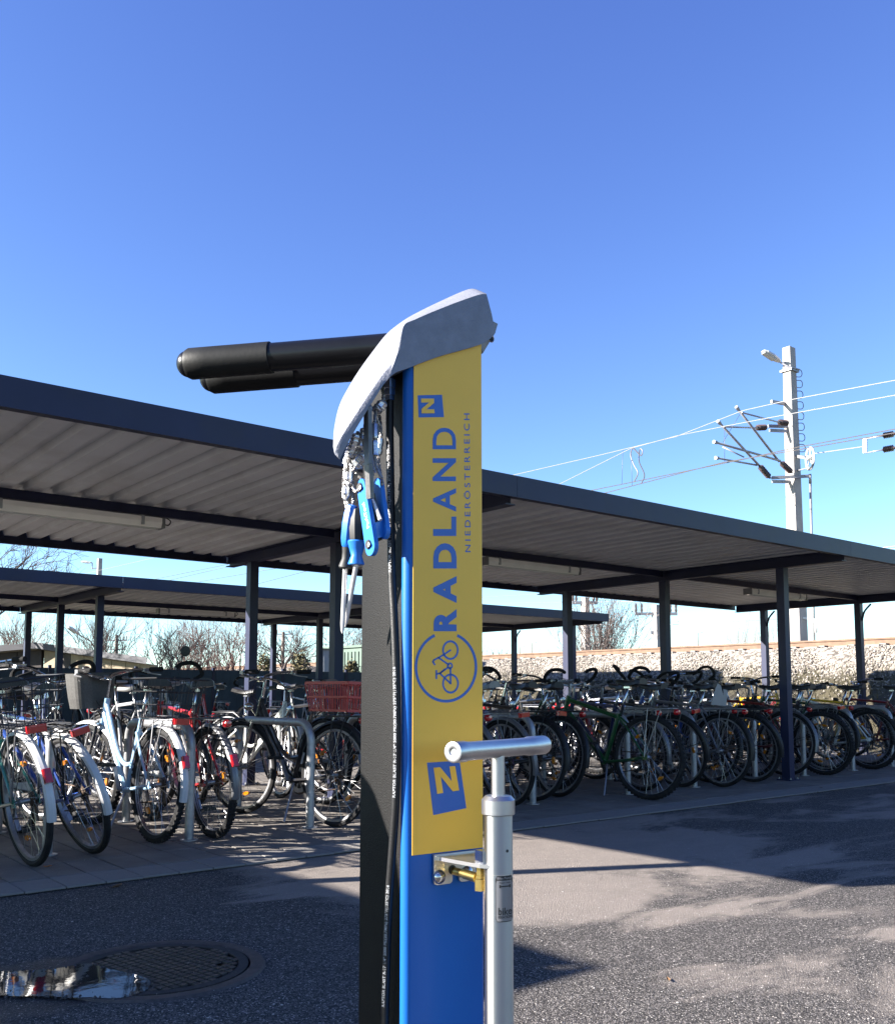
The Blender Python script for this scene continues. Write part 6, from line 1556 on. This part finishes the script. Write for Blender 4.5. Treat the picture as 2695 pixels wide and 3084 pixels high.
d = (hr - hl); L = d.length; q = d.to_track_quat('Z', 'Y').to_matrix(); rh = .01235
b = MB(); prof = [(.0045, .002), (.0048, .0006), (.006, 0), (rh - .0015, 0), (rh - .0004, .0005), (rh, .002), (rh, .022), (rh - .0012, .027), (rh - .0014, L * .5), (rh - .0012, L - .045), (rh, L - .040), (rh, L - .002), (rh - .0004, L - .0005), (rh - .0015, L), (.006, L)]
b.lathe(prof, 40, mtx=q, o=hl); b.build('handle', M['satin_alu'], pump)
b = MB(); ph = sl(atd(1523, 2562, 1.158)) - pump_at
nrm = Vector((ph.x, ph.y, 0)).normalized(); b.lathe([(.0019, -.001), (.0019, .0003)], 12, mtx=nrm.to_track_quat('Z', 'Y').to_matrix(), o=nrm * r_b + Vector((0, 0, ph.z))); b.build('vent_hole', M['label_black'], brl)
# label plate wrapped round the barrel
vv_ = (Vector((0, 0, 0)) - (pump_at + SO * 0)); camdir = (sl(Vector((0, 0, .8))) - pump_at); camdir.z = 0; camdir.normalize()
side = Vector((-camdir.y, camdir.x, 0))      # to the right as seen by the camera
def wrap(sx, z, lift): a = math.asin(max(-.98, min(.98, sx / (r_b)))); return (camdir * math.cos(a) + side * math.sin(a)) * (r_b + lift) + Vector((0, 0, z))
k_px = PD / math.hypot(F_PX, HOR - CY)
def lab(x, y, lift): return wrap((x - 1500.5) * k_px * .985, zp(y), lift)
def label_poly(b, x0, x1, y0, y1, lift, nx=10, rad=0.0):
    rows_ = []
    ys_ = [y0 + (y1 - y0) * k / 14 for k in range(15)] if rad else [y0, y1]
    for y in ys_:
        ins = 0
        if rad:
            dy = min(y - y0, y1 - y)
            if dy < rad: ins = rad - math.sqrt(max(0, rad * rad - (rad - dy) ** 2))
        rows_.append([lab(x0 + ins + (x1 - x0 - 2 * ins) * i / nx, y, lift) for i in range(nx + 1)])
    m_ = nx + 1; b.add([p for r_ in rows_ for p in r_], [(j * m_ + i, j * m_ + i + 1, (j + 1) * m_ + i + 1, (j + 1) * m_ + i) for j in range(len(rows_) - 1) for i in range(nx)], True)
def label_text(b, s, x0, x1, y0, y1, lift, bold=.01):
    v, f, _ = fit_text(s, bold); b.add([lab(x0 + (x1 - x0) * u, y1 + (y0 - y1) * tt, lift) for u, tt in v], f)
LZ0 = .0004
b = MB(); label_poly(b, 1491, 1541.5, 2630, 2767, LZ0, 10, 5); plate_o = b.build('label_plate', M['label_black'], brl, fix=False)
b = MB(); label_poly(b, 1493, 1540, 2644, 2764.5, LZ0 + .0002, 10, 3); b.build('label_field', M['label_silver'], plate_o, fix=False)
b = MB(); label_text(b, 'Bike Pump', 1496.5, 1538.5, 2633, 2642, LZ0 + .0004, .03); b.build('label_heading', M['label_silver'], plate_o, fix=False)
b = MB(); label_text(b, 'Repair Help', 1503, 1534, 2648, 2653, LZ0 + .0004, .02)
label_poly(b, 1507, 1531, 2659, 2663, LZ0 + .0004, 4)
for xx in (1502.5, 1530.5): label_poly(b, xx, xx + 4.5, 2656.5, 2665.5, LZ0 + .0004, 2)
label_text(b, 'FIXATION', 1499, 1538, 2748, 2756, LZ0 + .0004, .03)
label_text(b, 'bike', 1499, 1538, 2724, 2746, LZ0 + .0004, .02)
for xx, yy, a0, a1 in ((1520, 2728, 20, 170), ): pass
b.build('label_print', M['label_black'], plate_o, fix=False, kind='stuff')
# bracket, bolts and brass elbow
bz0, bz1 = wy(1305, 2573, 0).z, wy(1305, 2665, 0).z
bx0, bx1 = wy(1301, 2610, 0).x, wy(1426, 2610, 0).x
o_ = -pump_at
b = MB()
def tab(x0, x1, z0, z1, r):
    out = []
    for cx_, a0 in ((x1 - r, 1.5 * math.pi), (x0 + r, math.pi)):
        seg = [(cx_ + r * math.cos(a0 + .5 * math.pi * k / 6), z0 + r + r * math.sin(a0 + .5 * math.pi * k / 6)) for k in range(7)]
        out += seg if a0 > math.pi * 1.2 else seg
    seg1 = [(x1 - r + r * math.cos(-.5 * math.pi + .5 * math.pi * k / 6), z0 + r + r * math.sin(-.5 * math.pi + .5 * math.pi * k / 6)) for k in range(7)]
    seg0 = [(x0 + r + r * math.cos(math.pi + .5 * math.pi * k / 6), z0 + r + r * math.sin(math.pi + .5 * math.pi * k / 6)) for k in range(7)]
    return seg0 + seg1 + [(x1, z1), (x0, z1)]
mid0, mid1 = bx0 + (bx1 - bx0) * .44, bx0 + (bx1 - bx0) * .60
zmid = wy(1360, 2625, 0).z
for x0, x1, z0, z1 in ((bx0, mid0, bz1, zmid), (mid1, bx1, bz1, zmid)): b.prism([Vector((x, -.0045, z)) + o_ for x, z in tab(x0, x1, z0, z1, .005)], (0, .004, 0))
b.prism([Vector((x, -.0045, z)) + o_ for x, z in ((bx0, zmid), (bx1, zmid), (bx1, bz0), (bx0, bz0))], (0, .004, 0))
b.build('back_plate', M['stainless'], pump)
b = MB(); tp = [(bx0, -.004), (bx0 + .004, -.012), (pump_at.x - .024, pump_at.y + .006), (pump_at.x - .012, pump_at.y - .012), (pump_at.x + .02, pump_at.y), (bx1, -.004)]
b.prism([Vector((x, y, bz0 - .002)) + o_ for x, y in tp], (0, 0, -.0045)); b.build('bracket_arm', M['satin_alu'], pump)
b = MB(); ck_ = Vector((pump_at.x - .012, pump_at.y + .013, bz0 - .001)) + o_; b.box(ck_ + Vector((0, 0, .006)), (.016, .016, .016)); b.build('clamp_block', M['hex_steel'], pump)
for px_ in (1323, 1406):
    c = wy(px_, 2641 if px_ < 1350 else 2628, -.0046) + o_
    b = MB(); b.lathe([(.0088, 0), (.0085, -.002), (.0066, -.0046), (.0036, -.0062), (0, -.0066)], 20, 'Y', o=c); b.build('dome_bolt', M['chrome'], pump)
hA = wy(1365, 2622, -.003) + o_; hB = sl(atd(1437, 2644, 1.19)) - pump_at
b = MB(); dv = (hB - hA).normalized(); b.tube([hA, hA + (hB - hA) * .48, hA + (hB - hA) * .5, hB], [.0052, .0052, .0062, .0062], 14); b.build('brass_tube', M['brass'], pump)
b = MB(); b.lathe([(.0074, -.012), (.0074, .002), (.0062, .003), (.0062, .006), (.0052, .0065), (.0052, .016), (.0064, .0165), (.0064, .022)], 6, o=hB + dv * .006 + Vector((0, 0, -.002)), smooth=False); b.build('brass_elbow', M['brass'], pump)
b = MB(); b.lathe([(.0058, 0), (.0058, -.0004)], 20, 'Y', o=wy(1362, 2619, -.0047) + o_); b.build('bracket_hole', M['label_black'], pump)

# added bin shape, unseen left of the frame, casting curved shade on the stand
bp_ = world(Vector((0, .135, 0))) + Vector((to_sun.x, to_sun.y, 0)).normalized() * 0.80 + Vector((.030, .062, 0))
t = thing('shade_bin', 'added unseen bin shape with domed lid shading the repair stand', 'shade caster', (bp_.x, bp_.y, 0))
b = MB(); b.lathe([(.16, 0), (.17, .02), (.17, .94), (.155, .96)], 28); b.build('body', M['anthracite'], t)
b = MB(); b.lathe([(.18, .96), (.18, .99), (.165, 1.06), (.12, 1.12), (.05, 1.155), (0, 1.16)], 28); b.build('lid', M['anthracite'], t)
